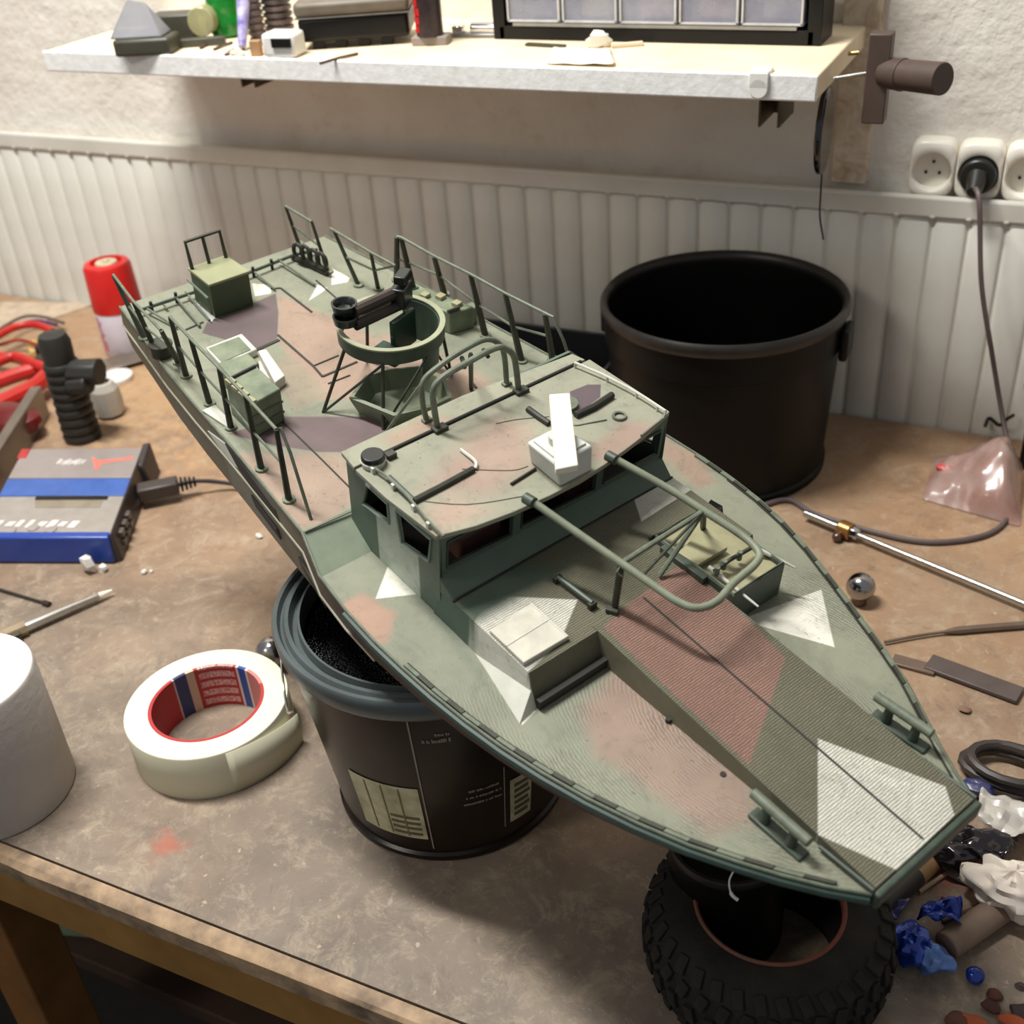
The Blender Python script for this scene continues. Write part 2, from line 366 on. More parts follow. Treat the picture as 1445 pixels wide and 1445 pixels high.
# organizer cabinet with clear drawers
M_blk = mat('black_plastic', (24, 22, 20), 0.4, var=0.1, spec=0.28)
CY = 1.033; x0, x1 = -0.516, -0.2135
cab = thing('drawer_cabinet', 'black parts organizer with clear drawers standing on the shelf', 'drawer cabinet', ((x0 + x1) / 2, CY + 0.0225, SZ1))
mb = MB(); mb.box((x0 + 0.005, CY + 0.0225, SZ1 + 0.07), (0.012, 0.045, 0.14)); mb.box((x1 - 0.005, CY + 0.0225, SZ1 + 0.07), (0.012, 0.045, 0.14))
mb.box(((x0 + x1) / 2, CY + 0.0225, SZ1 + 0.006), (x1 - x0 - 0.01, 0.045, 0.012)); mb.box(((x0 + x1) / 2, CY + 0.0225, SZ1 + 0.134), (x1 - x0 - 0.01, 0.045, 0.012)); mb.box(((x0 + x1) / 2, CY + 0.043, SZ1 + 0.07), (x1 - x0 - 0.01, 0.004, 0.13))
own(cab, mb).build('case', M_blk, cab, bevel=0.001)
mb = MB(); mb.box(((x0 + x1) / 2, CY + 0.002, SZ1 + 0.0135), (x1 - x0 - 0.04, 0.006, 0.0025)); own(cab, mb).build('drawer_rail', mat('grey_rail', (150, 146, 138), 0.4), cab)
M_clear = mat('clear_drawer', (196, 196, 206), 0.22, var=0.12, scale=25, alpha=0.42, c2=(160, 162, 180))
nD = 5; span = (x1 - 0.014 - x0 - 0.013) / nD
stuffcols = [(120, 110, 110), (226, 214, 160), (186, 150, 140), (176, 130, 116), (150, 140, 150)]
for rz in range(3):
    for k in range(nD):
        cx = x0 + 0.013 + span * (k + 0.5); cz = SZ1 + 0.033 + rz * 0.038
        mb = MB(); mb.box((cx, CY + 0.0035, cz), (span - 0.002, 0.003, 0.036)); mb.box((cx, CY + 0.001, cz + 0.016), (span * 0.9, 0.006, 0.002))
        for sgn in (-1, 1): mb.box((cx + sgn * (span / 2 - 0.002), CY + 0.022, cz), (0.0015, 0.036, 0.034))
        mb.box((cx, CY + 0.022, cz - 0.0172), (span - 0.002, 0.036, 0.0015))
        divm = MB()
        for sgn in (-1, 1): divm.box((cx + sgn * (span / 2 - 0.0022), CY + 0.0012, cz), (0.0016, 0.0022, 0.034))
        divm.box((cx, CY + 0.0012, cz - 0.0165), (span - 0.003, 0.0022, 0.0016))
        dr = own(cab, mb).build('drawer', M_clear, cab, bevel=0.0005)
        own(cab, divm).build('drawer_border', mat('border_clear', (206, 204, 200), 0.35), dr)
        if rz == 0:
            mb = MB(); mb.box((cx + 0.004, CY + 0.018, cz - 0.004), (span * 0.55, 0.018, 0.020), 0.1 * (k - 2)); own(cab, mb).build('drawer_contents', mat('contents_%d' % k, stuffcols[k], 0.6), dr, bevel=0.002)

# ---- small things on the shelf
def shp(px, z=SZ1): return G(px, z)
# scoop with translucent hood
q = shp((200, 78)); a = 0.35
root = thing('plastic_case', 'dark tray with a translucent peaked cover at the shelf left end', 'case', (q[0], q[1], SZ1))
ax = (math.cos(a), math.sin(a)); M_ol = mat('olive_plastic', (70, 68, 56), 0.45)
mb = MB(); mb.box((0, 0.012, 0.008), (0.058, 0.036, 0.016), a); mb.build('tray', M_ol, root, bevel=0.003)
mb = MB(); c4 = [Vector((x, y, 0.0162)) for x, y in ((-0.028, -0.004), (0.026, -0.004), (0.026, 0.028), (-0.028, 0.028))]
rot = Matrix.Rotation(a, 3, 'Z'); c4 = [rot @ v for v in c4]; top = [rot @ Vector((-0.008, 0.014, 0.05)), rot @ Vector((0.010, 0.014, 0.046))]
mb.add(c4 + top, [(0, 1, 5, 4), (1, 2, 5), (2, 3, 4, 5), (3, 0, 4), (3, 2, 1, 0)])
mb.build('cover', mat('milky_plastic', (172, 172, 178), 0.3, trans=0.5, var=0.05), root, bevel=0.002)
# clear little box
q = shp((252, 62)); root = thing('parts_box', 'small olive box with a rounded clear lid beside the green bottle', 'box', (q[0], q[1] + 0.01, SZ1))
mb = MB(); mb.box((-0.006, 0.0, 0.014), (0.045, 0.03, 0.028), 0.35); mb.build('body', M_ol, root, bevel=0.002)
mb = MB(); mb.cyl((0.02, 0.02, 0.02), (0.028, -0.004, 0.02), 0.014, n=18); mb.build('lid', mat('yellowish_clear', (190, 186, 140), 0.2, trans=0.3), root, bevel=0.001)
# ruler strip below tray
q = shp((270, 66)); mb = MB(); mb.box((q[0], q[1], SZ1 + 0.004), (0.07, 0.010, 0.008), 0.45); o = mb.build('sanding_stick', M_ol, bevel=0.001); tag(o, 'flat dark sanding stick lying in front of the olive box', 'tool')
# green bottle
M_gr = mat('green_plastic', (24, 138, 46), 0.18, var=0.15, scale=60, spec=0.7, c2=(12, 96, 30))
q = shp((312, 55)); root = thing('green_bottle', 'glossy green plastic bottle on the shelf', 'bottle', (q[0], q[1] + 0.016, SZ1))
mb = MB(); pf = [(0.0, 0)] + [(0.015, 0.0), (0.0185, 0.004)]
for k in range(12): pf.append((0.0185 + 0.0004 * math.sin(k), 0.008 + k * 0.003))
pf += [(0.019, 0.06), (0.019, 0.1), (0.008, 0.12), (0.0, 0.12)]; mb.lathe(pf, n=28); mb.build('body', M_gr, root)
mb = MB(); mb.cyl((0, 0, 0.12), (0, 0, 0.14), 0.009); mb.build('cap', M_gr, root)
# striped tube
q = shp((343, 72)); mb = MB(); mb.tube([(q[0], q[1], SZ1 + 0.004), (q[0] - 0.008, q[1] + 0.03, SZ1 + 0.055), (q[0] - 0.012, q[1] + 0.05, SZ1 + 0.11)], [0.004, 0.0075, 0.008], 14)
o = mb.build('glue_tube', mat('lilac_tube', (196, 190, 222), 0.3, c2=(110, 100, 170), scale=90)); tag(o, 'lilac and white tube leaning beside the green bottle', 'tube')
# ribbed grips (2)
for i, (px, r) in enumerate((((356, 66), 0.0085), ((388, 58), 0.0145))):
    q = shp(px); pf = [(0, 0), (r * 0.8, 0)]
    for k in range(15): z = 0.003 + k * 0.0062; pf += [(r, z), (r, z + 0.0032), (r * 0.82, z + 0.004), (r * 0.82, z + 0.0055)]
    pf += [(0, 0.1)]; mb = MB(); mb.lathe(pf, (q[0], q[1] + 0.012, SZ1), 22)
    o = mb.build('ribbed_spool', mat('ribbed_dark', (70, 62, 60), 0.45, c2=(130, 112, 108), scale=60), angle=25); tag(o, ('narrow' if i == 0 else 'wide') + ' dark ribbed roll standing behind the white dispenser', 'roll')
# white dispenser
q = shp((395, 82)); root = thing('tape_dispenser', 'white dispenser with a black slot on the shelf edge', 'dispenser', (q[0], q[1] + 0.01, SZ1))
mb = MB(); mb.box((0, 0, 0.011), (0.034, 0.026, 0.022), 0.1); mb.build('body', M_white, root, bevel=0.004)
mb = MB(); mb.box((0.006, -0.0115, 0.014), (0.020, 0.006, 0.008), 0.1); mb.build('slot', M_blk, root, bevel=0.0005)
q = shp((360, 80)); mb = MB(); mb.box((q[0], q[1] + 0.004, SZ1 + 0.007), (0.01, 0.008, 0.014), 0.2); o = mb.build('wooden_block', mat('tan_wood', (176, 136, 96), 0.7), bevel=0.0008); tag(o, 'tiny tan wood block left of the white dispenser', 'block')
# dark case
q = shp((485, 68)); root = thing('tool_case', 'black clamshell tool case with a grey lid on the shelf', 'case', (q[0], q[1] + 0.03, SZ1))
R = 0.42
mb = MB(); mb.box((0, 0, 0.018), (0.105, 0.06, 0.022), R); mb.build('base', M_blk, root, bevel=0.004)
mb = MB(); mb.box((0, 0, 0.036), (0.109, 0.064, 0.013), R); mb.build('lid', mat('grey_lid', (110, 100, 86), 0.5), root, bevel=0.004)
mb = MB(); mb.box((0.0, 0.0, 0.0288), (0.1085, 0.0635, 0.0012), R); mb.build('seam', mat('seam_grey', (120, 116, 110), 0.4), root)
for k in range(4):
    mb = MB(); mb.box(((k - 1.5) * 0.022 * math.cos(R) + 0.004, (k - 1.5) * 0.022 * math.sin(R) - 0.018, 0.0035), (0.01, 0.012, 0.007), R); mb.build('foot', M_blk, root)
# red and black can
q = shp((600, 66)); root = thing('small_can', 'red and black slim can on a grey foot on the shelf', 'can', (q[0], q[1] + 0.012, SZ1))
mb = MB(); mb.box((0, 0.002, 0.004), (0.034, 0.022, 0.008), 0.25); mb.build('foot', mat('grey_foot', (150, 140, 132), 0.5), root, bevel=0.001)
mb = MB(); mb.cyl((0, 0, 0.008), (0, 0, 0.1), 0.0125, n=28); mb.build('body', mat('can_dark', (52, 38, 40), 0.35, var=0.3, scale=150), root)
mb = MB()
for k in range(11): mb.patch((0, 0), 0.0126, 0.0126, 0.012 + k * 0.0075, 0.018 + k * 0.0075, 195 + (k % 2) * 3, 250 + (k % 3) * 4, 6)
mb.build('red_print', mat('red_print', (190, 28, 34), 0.35), root)
# silver lighter + clear film
q = shp((672, 52)); root = thing('silver_clip', 'shiny silver clip lying left of the organizer', 'clip', (q[0], q[1], SZ1))
M_chrome = mat('chrome', (214, 214, 216), 0.12, 1.0, var=0.05)
mb = MB(); mb.box((0, 0, 0.002), (0.05, 0.012, 0.004), 0.05); mb.build('base', mat('steel', (150, 148, 144), 0.35, 0.9), root, bevel=0.001)
mb = MB(); mb.cyl((-0.004, 0, 0.008), (0.023, 0.001, 0.008), 0.0055, n=16); mb.build('barrel', M_chrome, root, bevel=0.001)
mb = MB(); mb.box((-0.018, 0, 0.007), (0.012, 0.008, 0.006), 0.05); mb.build('cap', M_chrome, root, bevel=0.001)
def sheet(name, pts, z, colr, label, cat, amp=0.004, seed=1, th=0.0005, n=7):
    rnd = random.Random(seed); P = [vn(p) for p in pts]; vs = []
    for i in range(n + 1):
        for j in range(n + 1):
            a = P[0].lerp(P[1], i / n); b = P[3].lerp(P[2], i / n); v = a.lerp(b, j / n); vs.append(v + Vector((0, 0, z + rnd.uniform(0, amp))))
    f = [(i * (n + 1) + j, (i + 1) * (n + 1) + j, (i + 1) * (n + 1) + j + 1, i * (n + 1) + j + 1) for i in range(n) for j in range(n)]
    mb = MB(); mb.add(vs, f); o = mb.build(name, colr, angle=60); sb = o.modifiers.new('sub', 'SUBSURF'); sb.levels = sb.render_levels = 1; so = o.modifiers.new('solid', 'SOLIDIFY'); so.thickness = th; tag(o, label, cat); return o
M_film = mat('paper_film', (236, 230, 214), 0.4, var=0.04)
sheet('paper_sheet', [shp((770, 92)), shp((868, 96)), shp((862, 72)), shp((780, 70))], 0.001, M_film, 'crumpled pale paper sheet in front of the organizer', 'paper', 0.003, 3)
mb = MB(); q = shp((846, 66)); mb.blob((q[0], q[1], SZ1 + 0.006), 0.009, 9, 6, 0.3, (1.2, 0.8, 0.9), 4); o = mb.build('crumpled_tissue', M_film, angle=20); tag(o, 'white crumpled tissue lump against the organizer front', 'tissue')
q = shp((885, 66)); mb = MB(); mb.box((q[0], q[1], SZ1 + 0.002), (0.028, 0.006, 0.003), 0.5); o = mb.build('wood_sliver', M_shelf, bevel=0.0005); tag(o, 'pale wood sliver lying right of the tissue', 'wood scrap')
q = shp((770, 66)); mb = MB(); mb.box((q[0], q[1], SZ1 + 0.0015), (0.04, 0.006, 0.002), -0.12); o = mb.build('dark_sliver', M_ol); tag(o, 'thin dark sliver under the organizer left end', 'scrap')
for i, (a, b) in enumerate((((283, 70), (302, 60)), ((302, 72), (328, 62)), ((228, 76), (262, 66)), ((318, 80), (345, 70)), ((452, 92), (505, 78)))):
    A, Bq = shp(a), shp(b); mb = MB(); mb.tube([(A[0], A[1], SZ1 + 0.0015), ((A[0] + Bq[0]) / 2, (A[1] + Bq[1]) / 2 + 0.001, SZ1 + 0.002), (Bq[0], Bq[1], SZ1 + 0.0015)], 0.0013, 6)
    o = mb.build('stick', mat('stick_dark', (88, 66, 50), 0.6)); tag(o, ['short brown stick left of the green bottle', 'brown stick under the green bottle', 'brown stick in front of the peaked cover', 'brown stick touching the lilac tube foot', 'dark bent wire in front of the black case'][i], 'stick')
for i, px in enumerate(((322, 76), (330, 80), (336, 76), (342, 80), (326, 72), (338, 72))):
    q = shp(px); mb = MB(); mb.blob((q[0], q[1], SZ1 + 0.0028), 0.003, 7, 5, 0.25, (1.3, 1, 0.9), i); o = mb.build('crumb', M_film, angle=20); tag(o, 'pale crumb in the little heap below the lilac tube', 'crumb', 'crumbs on the shelf')

# ---- things at the right end of the shelf
M_steel = mat('steel_rod', (190, 188, 182), 0.25, 0.95, var=0.1)
M_brown = mat('brown_plastic', (78, 62, 54), 0.55, var=0.1)
root = thing('cross_knob', 'dark brown cross shaped knob tool on a steel rod beside the shelf', 'tool', W((1240, 110), 1.0))
def wp(px, y): return vn(W(px, y))
def aloc(root, mb): return own(root, mb)
a, b = wp((1237, 45), 0.985), wp((1243, 172), 0.985)
cx = (a.x + b.x) / 2
mb = MB(); mb.box((cx - 0.0005, 0.985, (a.z + b.z) / 2), (0.0175, 0.016, a.z - b.z)); own(root, mb).build('crossbar', M_brown, root, bevel=0.001)
zc = (a.z + b.z) / 2 + 0.004
mb = MB(); mb.cyl((cx + 0.004, 0.985, zc), (cx + 0.02, 0.975, zc + 0.001), 0.011, 0.0125, 28); mb.cyl((cx + 0.02, 0.975, zc + 0.001), (cx + 0.052, 0.953, zc + 0.004), 0.0115, 0.012, 28); own(root, mb).build('barrel', M_brown, root, bevel=0.0008)
mb = MB(); mb.cyl((cx - 0.005, 0.985, zc), (SX1 + 0.003, 0.98, zc - 0.0045), 0.0016, n=12); own(root, mb).build('rod', M_steel, root)
q1, q2 = wp((1182, 79), 1.05), wp((1212, 74), 1.05)
mb = MB(); mb.cyl(q1 + Vector((-0.008, 0, 0)), q2, 0.0018, n=12); o = mb.build('screw', mat('brass', (190, 160, 110), 0.3, 0.9)); tag(o, 'brass screw sticking out beside the shelf right end', 'screw')
root = thing('round_mirror', 'dark glossy round disc hanging edge-on at the shelf right end', 'mirror', (-0.183, 0.985, 0.33))
A, Bq = wp((1166, 122), 0.985), wp((1160, 244), 0.985); r = (A - Bq).length / 2; c = (A + Bq) / 2
mb = MB(); mb.cyl(c + Vector((-0.003, -0.0002, 0)), c + Vector((0.003, 0.0002, 0)), r, n=48); own(root, mb).build('disc', mat('glossy_black', (20, 19, 26), 0.12, var=0.05, spec=0.8), root, bevel=0.002)
mb = MB(); mb.blob(A + Vector((-0.001, 0.0, 0.006)), 0.005, 12, 8); own(root, mb).build('joint', mat('grey_steel', (120, 112, 108), 0.35, 0.7), root)
mb = MB(); mb.tube(spline([Bq, wp((1158, 275), 0.985), wp((1157, 305), 0.985), wp((1162, 338), 0.985)], 4), 0.0008, 6); own(root, mb).build('wire', M_blk, root)

# sockets
root = thing('triple_socket', 'white triple round wall socket above the radiator', 'socket', (-0.08, WALLY, 0.26))
M_sock = mat('socket_white', (236, 230, 216), 0.3, var=0.03)
for i in range(3):
    cx = -0.1205 + i * 0.0405; cz = 0.2575; n = 48; vs = []
    def sq(t, hx, hz, e=4.5):
        c_, s_ = math.cos(t), math.sin(t); k = (abs(c_) ** e + abs(s_) ** e) ** (-1 / e); return (k * c_ * hx, k * s_ * hz)
    prof = [('s', 0.0206, 0.0270, 0.0), ('s', 0.0206, 0.0268, -0.007), ('s', 0.0198, 0.0255, -0.012), ('s', 0.0190, 0.0235, -0.0145), ('c', 0.0182, 0, -0.0150), ('c', 0.0174, 0, -0.0142), ('c', 0.0166, 0, -0.0040), ('c', 0.0, 0, -0.0040)]
    for kind, a_, b_, y in prof:
        for j in range(n):
            t = 2 * math.pi * j / n
            if kind == 's': dx, dz = sq(t, a_, b_); dz += 0.0025
            else: dx, dz = a_ * math.cos(t), a_ * math.sin(t)
            vs.append((cx + dx, WALLY + y, cz + dz))
    mb = MB(); mb.add(vs, [(k * n + j, k * n + (j + 1) % n, (k + 1) * n + (j + 1) % n, (k + 1) * n + j) for k in range(7) for j in range(n)])
    s_ = own(root, mb).build('socket_plate', M_sock, root, angle=60)
    if i != 1:
        for dx, dz in ((-0.0060, -0.003), (0.0060, -0.003), (0.0, 0.007)):
            mb = MB(); mb.cyl((cx + dx, WALLY - 0.0035, cz + dz), (cx + dx, WALLY - 0.0052, cz + dz), 0.0014, n=10); own(root, mb).build('pin_hole', M_blk, s_)
# plug and cable
root = thing('black_plug', 'round black plug in the middle socket with a grey cable', 'plug', (-0.080, WALLY - 0.014, 0.2575))
mb = MB(); mb.cyl((0, 0.009, 0), (0, -0.008, 0), 0.0164, 0.0155, 36); mb.build('plug_body', mat('plug_black', (36, 36, 30), 0.35), root, bevel=0.002)
mb = MB(); mb.cyl((0, -0.006, 0.001), (0, -0.024, -0.009), 0.0095, 0.0062, 24); mb.build('neck', mat('plug_black', (36, 36, 30), 0.35), root, bevel=0.001)
yb = 1.09
pts = [(-0.081, WALLY - 0.034, 0.252), W((1382, 285), 1.08), W((1385, 400), 1.075), W((1400, 500), 1.07), W((1415, 590), 1.06), G((1432, 680), 0.006), G((1425, 725), 0.003), G((1390, 755), 0.003), G((1310, 765), 0.003), G((1230, 750), 0.003), G((1150, 725), 0.003), G((1110, 705), 0.003), G((1060, 720), 0.003)]
mb = MB(); mb.tube(spline([Vector((0, 0, 0)) + vn(p) for p in pts], 7), 0.0024, 8)
root_l = root.location; own(root, mb).build('cable', mat('grey_cable', (98, 84, 82), 0.5), root)

# ================================================================== BUCKETS, TYRE, CAN, TAPE, ROLL
M_bkt = mat('black_bucket', (11, 11, 10), 0.42, var=0.15, scale=30, spec=0.22)
c = (-0.2766, 0.9915); H = 0.1683
big = thing('large_black_bucket', 'large open black plastic bucket by the radiator', 'bucket', (c[0], c[1], 0))
mb = MB(); mb.lathe([(0.0, 0.0), (0.100, 0.0), (0.1035, 0.0015), (0.1035, 0.007), (0.1010, 0.009), (0.1085, H - 0.038), (0.1112, H - 0.036), (0.1118, H - 0.008), (0.1085, H - 0.008), (0.1062, H - 0.030), (0.098, 0.004), (0, 0.004)], n=96); mb.build('body', M_bkt, big, angle=30)
mb = MB(); mb.lathe([(0.1080, H - 0.008), (0.1125, H - 0.010), (0.1152, H - 0.005), (0.1150, H), (0.1128, H + 0.003), (0.1098, H + 0.002), (0.1070, H - 0.004)], n=96, closed=True); mb.build('rim', mat('rim_black', (36, 33, 29), 0.42, var=0.2, scale=40), big, angle=50)
for s_ in (-1, 1):
    mb = MB(); mb.box((s_ * 0.115, 0.0, H - 0.03), (0.008, 0.03, 0.03)); mb.build('handle_lug', M_bkt, big, bevel=0.003)

c = (-0.3253, 0.5016)
bk = thing('paint_bucket', 'black printed bucket carrying the boat, open rim', 'bucket', (c[0], c[1], 0))
HB = 0.157
mb = MB(); mb.lathe([(0, 0), (0.079, 0), (0.0805, 0.0015), (0.0805, 0.005), (0.0785, 0.0065), (0.0955, HB - 0.014), (0.0935, HB - 0.014), (0.077, 0.003), (0, 0.003)], n=96)
mb.build('body', mat('bucket_print', (12, 10, 8), 0.3, var=0.2, scale=14, c2=(40, 26, 14), spec=0.35), bk, angle=30)
mb = MB(); mb.lathe([(0.0935, HB - 0.016), (0.0985, HB - 0.016), (0.1002, HB - 0.013), (0.1012, HB - 0.002), (0.1000, HB), (0.0975, HB), (0.0960, HB - 0.004), (0.0945, HB - 0.004), (0.0930, HB - 0.001), (0.0905, HB - 0.001), (0.0890, HB - 0.008), (0.0860, HB - 0.008), (0.0850, HB - 0.002), (0.0835, HB - 0.002), (0.0830, HB - 0.016)], n=96, closed=True)
mb.build('lid_rim', mat('lid_grey', (84, 92, 92), 0.33, var=0.15, scale=20), bk, angle=50)
M_cream = mat('print_cream', (190, 186, 150), 0.4, var=0.15, scale=60, c2=(140, 132, 96)); M_ln = mat('print_line', (150, 140, 124), 0.4)
rr_ = lambda z: 0.0788 + (z - 0.0065) * (0.0167 / (HB - 0.0205)) + 0.0002
def lab(name, a0, a1, z0, z1, m_, parent=bk): mb = MB(); mb.patch((0, 0), rr_(z0), rr_(z1), z0, z1, a0, a1, 14, 0.0003); return mb.build(name, m_, parent)
pic = lab('picture_label', -105.5, -72.5, 0.022, 0.074, M_cream)
for k in range(1, 4): mb = MB(); a = -105.5 + k * 8.0; mb.patch((0, 0), rr_(0.024) + 0.0004, rr_(0.072) + 0.0004, 0.024, 0.072, a, a + 0.6, 1, 0.0003); mb.build('board_line', mat('olive_line', (120, 108, 66), 0.5), pic)
for k in range(4): mb = MB(); z = 0.026 + k * 0.0055; mb.patch((0, 0), rr_(z) + 0.0004, rr_(z) + 0.0006, z, z + 0.0022, -88, -74.5, 6, 0.0003); mb.build('print_stripe', mat('stripe_dark', (86, 80, 62), 0.5), pic)
lab('vertical_line', -71.2, -70.6, 0.012, 0.138, M_ln)
def words(z, a0, a1, h, seed):                # illegible small print: a row of narrow uneven strokes
    rnd = random.Random(seed); mb = MB(); a = a0
    while a < a1:
        w_ = rnd.uniform(0.25, 0.6); hh = h * rnd.uniform(0.55, 1.0); mb.patch((0, 0), rr_(z), rr_(z + hh), z, z + hh, a, a + w_, 1, 0.0003); a += w_ + rnd.choice((0.2, 0.25, 0.3, 0.9))
    mb.build('small_print', M_ln, bk)
words(0.118, -67, -56, 0.0035, 1); words(0.124, -62, -57, 0.0022, 2)
for i, z in enumerate((0.066, 0.060, 0.054)): words(z, -52 - i * 1.2, -38, 0.002, 5 + i)
bc = lab('barcode_label', -33.5, -22, 0.022, 0.064, M_cream)
for k in range(6): mb = MB(); z = 0.027 + k * 0.0058; mb.patch((0, 0), rr_(z) + 0.0004, rr_(z) + 0.0006, z, z + 0.003, -31.5, -24 + (k % 2), 5, 0.0003); mb.build('print_stripe', mat('stripe_dark', (86, 80, 62), 0.5), bc)
lab('edge_line', -36.5, -36.1, 0.02, 0.08, M_ln)
# dark coarse filling in the bucket
mb = MB(); mb.lathe([(0, 0.118), (0.045, 0.116), (0.074, 0.122), (0.0835, 0.134)], n=56); 
def gran():
    n = NT('black_granules'); v = n.n('ShaderNodeTexVoronoi'); v.inputs['Scale'].default_value = 500; n.l(n.tc.outputs['Object'], v.inputs[0]); n.bump(v.outputs['Distance'], 1.0, 0.003); n.col(n.mix(n.ramp(v.outputs['Distance'], 0, 0.5), srgb((70, 70, 72)), srgb((12, 12, 12)))); n.p.inputs['Roughness'].default_value = 0.35; return n.m
o = mb.build('granules', gran(), bk); o['kind'] = 'stuff'
mb = MB()
hp = [(-0.098, -0.02, HB - 0.02), (-0.104, -0.035, HB - 0.05), (-0.100, -0.05, HB - 0.085), (-0.084, -0.075, HB - 0.1)]
mb.tube(spline([(0.1025 * math.cos(math.radians(a_)), 0.1025 * math.sin(math.radians(a_)), z_) for a_, z_ in ((178, 0.150), (192, 0.140), (206, 0.118), (216, 0.100), (226, 0.098), (236, 0.112))], 6), 0.0009, 6); mb.build('wire_handle', M_steel, bk)
q = G((382, 912), 0.02)
mb = MB(); mb.blob((q[0], q[1], 0.0135), 0.0135, 16, 12, 0.03); o = mb.build('foil_ball', mat('foil', (190, 186, 186), 0.18, 1.0, bump=0.6, bscale=150)); tag(o, 'shiny silver ball between the tape roll and the bucket', 'ball')

# tyre
c = (-0.083, 0.432)
ty = thing('rubber_tire', 'knobby black model tyre lying flat under the bow', 'tire', (c[0], c[1], 0))
M_tire = mat('tire_rubber', (25, 26, 24), 0.75, var=0.3, scale=50, bump=0.7, bscale=160, c2=(42, 37, 31), spec=0.25)
mb = MB(); mb.lathe([(0.041, 0.0015), (0.045, 0.0), (0.060, 0.0015), (0.067, 0.008), (0.069, 0.026), (0.0665, 0.046), (0.059, 0.054), (0.047, 0.0565), (0.0415, 0.055), (0.0405, 0.050), (0.0525, 0.044), (0.056, 0.028), (0.0525, 0.012), (0.0405, 0.008)], n=72, closed=True); mb.build('carcass', M_tire, ty, angle=50)
mb = MB(); mb.lathe([(0.0398, 0.050), (0.0400, 0.0555), (0.0412, 0.0562), (0.0424, 0.0553), (0.041, 0.049)], n=72, closed=True); mb.build('bead', mat('bead_red', (118, 62, 44), 0.7, var=0.25, scale=30, c2=(84, 62, 46)), ty)
knob = MB(); knob.box((0, 0, 0), (0.0035, 0.0062, 0.0105)); first = None
for row, (rad_, z, tilt) in enumerate(((0.0675, 0.012, -0.25), (0.0695, 0.026, 0), (0.0680, 0.040, 0.25), (0.0630, 0.050, 0.8))):
    for k in range(34):
        a = 2 * math.pi * (k + 0.5 * (row % 2)) / 34
        if first is None: first = knob.build('tread_block', M_tire, ty, bevel=0.0006); o = first
        else: o = first.copy(); COL.objects.link(o); o.parent = ty
        o.rotation_euler = (Matrix.Rotation(a, 3, 'Z') @ Matrix.Rotation(-tilt, 3, 'Y') @ Matrix.Rotation(0.25 if row % 2 else -0.25, 3, 'X')).to_euler(); o.location = (rad_ * math.cos(a), rad_ * math.sin(a), z)
# small can supporting the bow
c = (-0.112, 0.449); HC = 0.077
cn = thing('black_can', 'slim black can under the bow standing inside the tyre', 'can', (c[0], c[1], 0))
M_can = mat('can_black', (16, 14, 12), 0.4, var=0.2, scale=30, spec=0.25)
mb = MB(); mb.lathe([(0, 0), (0.033, 0), (0.034, 0.002), (0.034, HC - 0.004), (0.031, HC - 0.002), (0.0235, HC - 0.001), (0, HC - 0.001)], n=56); mb.build('body', M_can, cn, angle=30)
mb = MB(); mb.lathe([(0.0300, HC - 0.004), (0.0340, HC - 0.005), (0.0350, HC - 0.002), (0.0340, HC + 0.001), (0.0318, HC + 0.001), (0.0312, HC - 0.002)], n=56, closed=True); mb.build('rim', mat('can_rim', (36, 31, 28), 0.4), cn, angle=50)
mb = MB(); mb.lathe([(0.022, HC - 0.002), (0.0225, 0.1300), (0.020, 0.1325), (0, 0.1325)], n=40); mb.build('neck', M_can, cn, angle=40)
mb = MB(); mb.tube(spline([(0.012, -0.030, HC + 0.012), (0.010, -0.034, HC + 0.006), (0.012, -0.0365, HC - 0.001), (0.016, -0.0370, HC - 0.004)], 5), [0.0005] * 10 + [0.001] * 6, 6); mb.build('wire_end', mat('white_wire', (220, 216, 210), 0.4), cn)

# masking tape
TC = np.array([-0.505, 0.4655]); TR, TH = 0.0596, 0.0385
def circ_fit(P):
    A = np.array([[2 * p[0], 2 * p[1], 1] for p in P]); b = np.array([p[0] ** 2 + p[1] ** 2 for p in P]); s = np.linalg.lstsq(A, b, rcond=None)[0]; return s[0], s[1], math.sqrt(s[2] + s[0] ** 2 + s[1] ** 2)
tpx = [(176.5, 1013.7), (247.2, 1074.7), (284, 1073.8), (346, 1052.5), (388.7, 1009.8), (401.3, 973), (388.7, 940), (365.4, 920.7), (326.7, 913), (284, 917.8), (237.5, 938), (195, 977)]
tx, ty_, TR = circ_fit([G(p, TH) for p in tpx])
tp = thing('masking_tape', 'cream masking tape roll with a red and blue printed core', 'tape', (tx, ty_, 0))
M_tapeshade = mat('tape_cream_shaded', (200, 196, 170), 0.6, var=0.03, scale=20); M_tapelit = mat('tape_top_lit', (226, 222, 200), 0.65, var=0.02)  # same tape: shade coloured into the wound side, light into the top face
RI = TR * 0.665
mb = MB(); mb.lathe([(RI + 0.0025, 0), (TR - 0.0004, 0), (TR, 0.0006), (TR, TH - 0.0006), (TR - 0.0004, TH), (RI + 0.0025, TH)], n=96, closed=True); mb.build('tape_wound', M_tapeshade, tp, angle=40)
mb = MB(); mb.lathe([(RI + 0.0026, TH - 0.0002), (TR - 0.0006, TH - 0.0002), (TR - 0.0006, TH + 0.0002), (RI + 0.0026, TH + 0.0002)], n=96, closed=True); mb.build('tape_face', M_tapelit, tp)
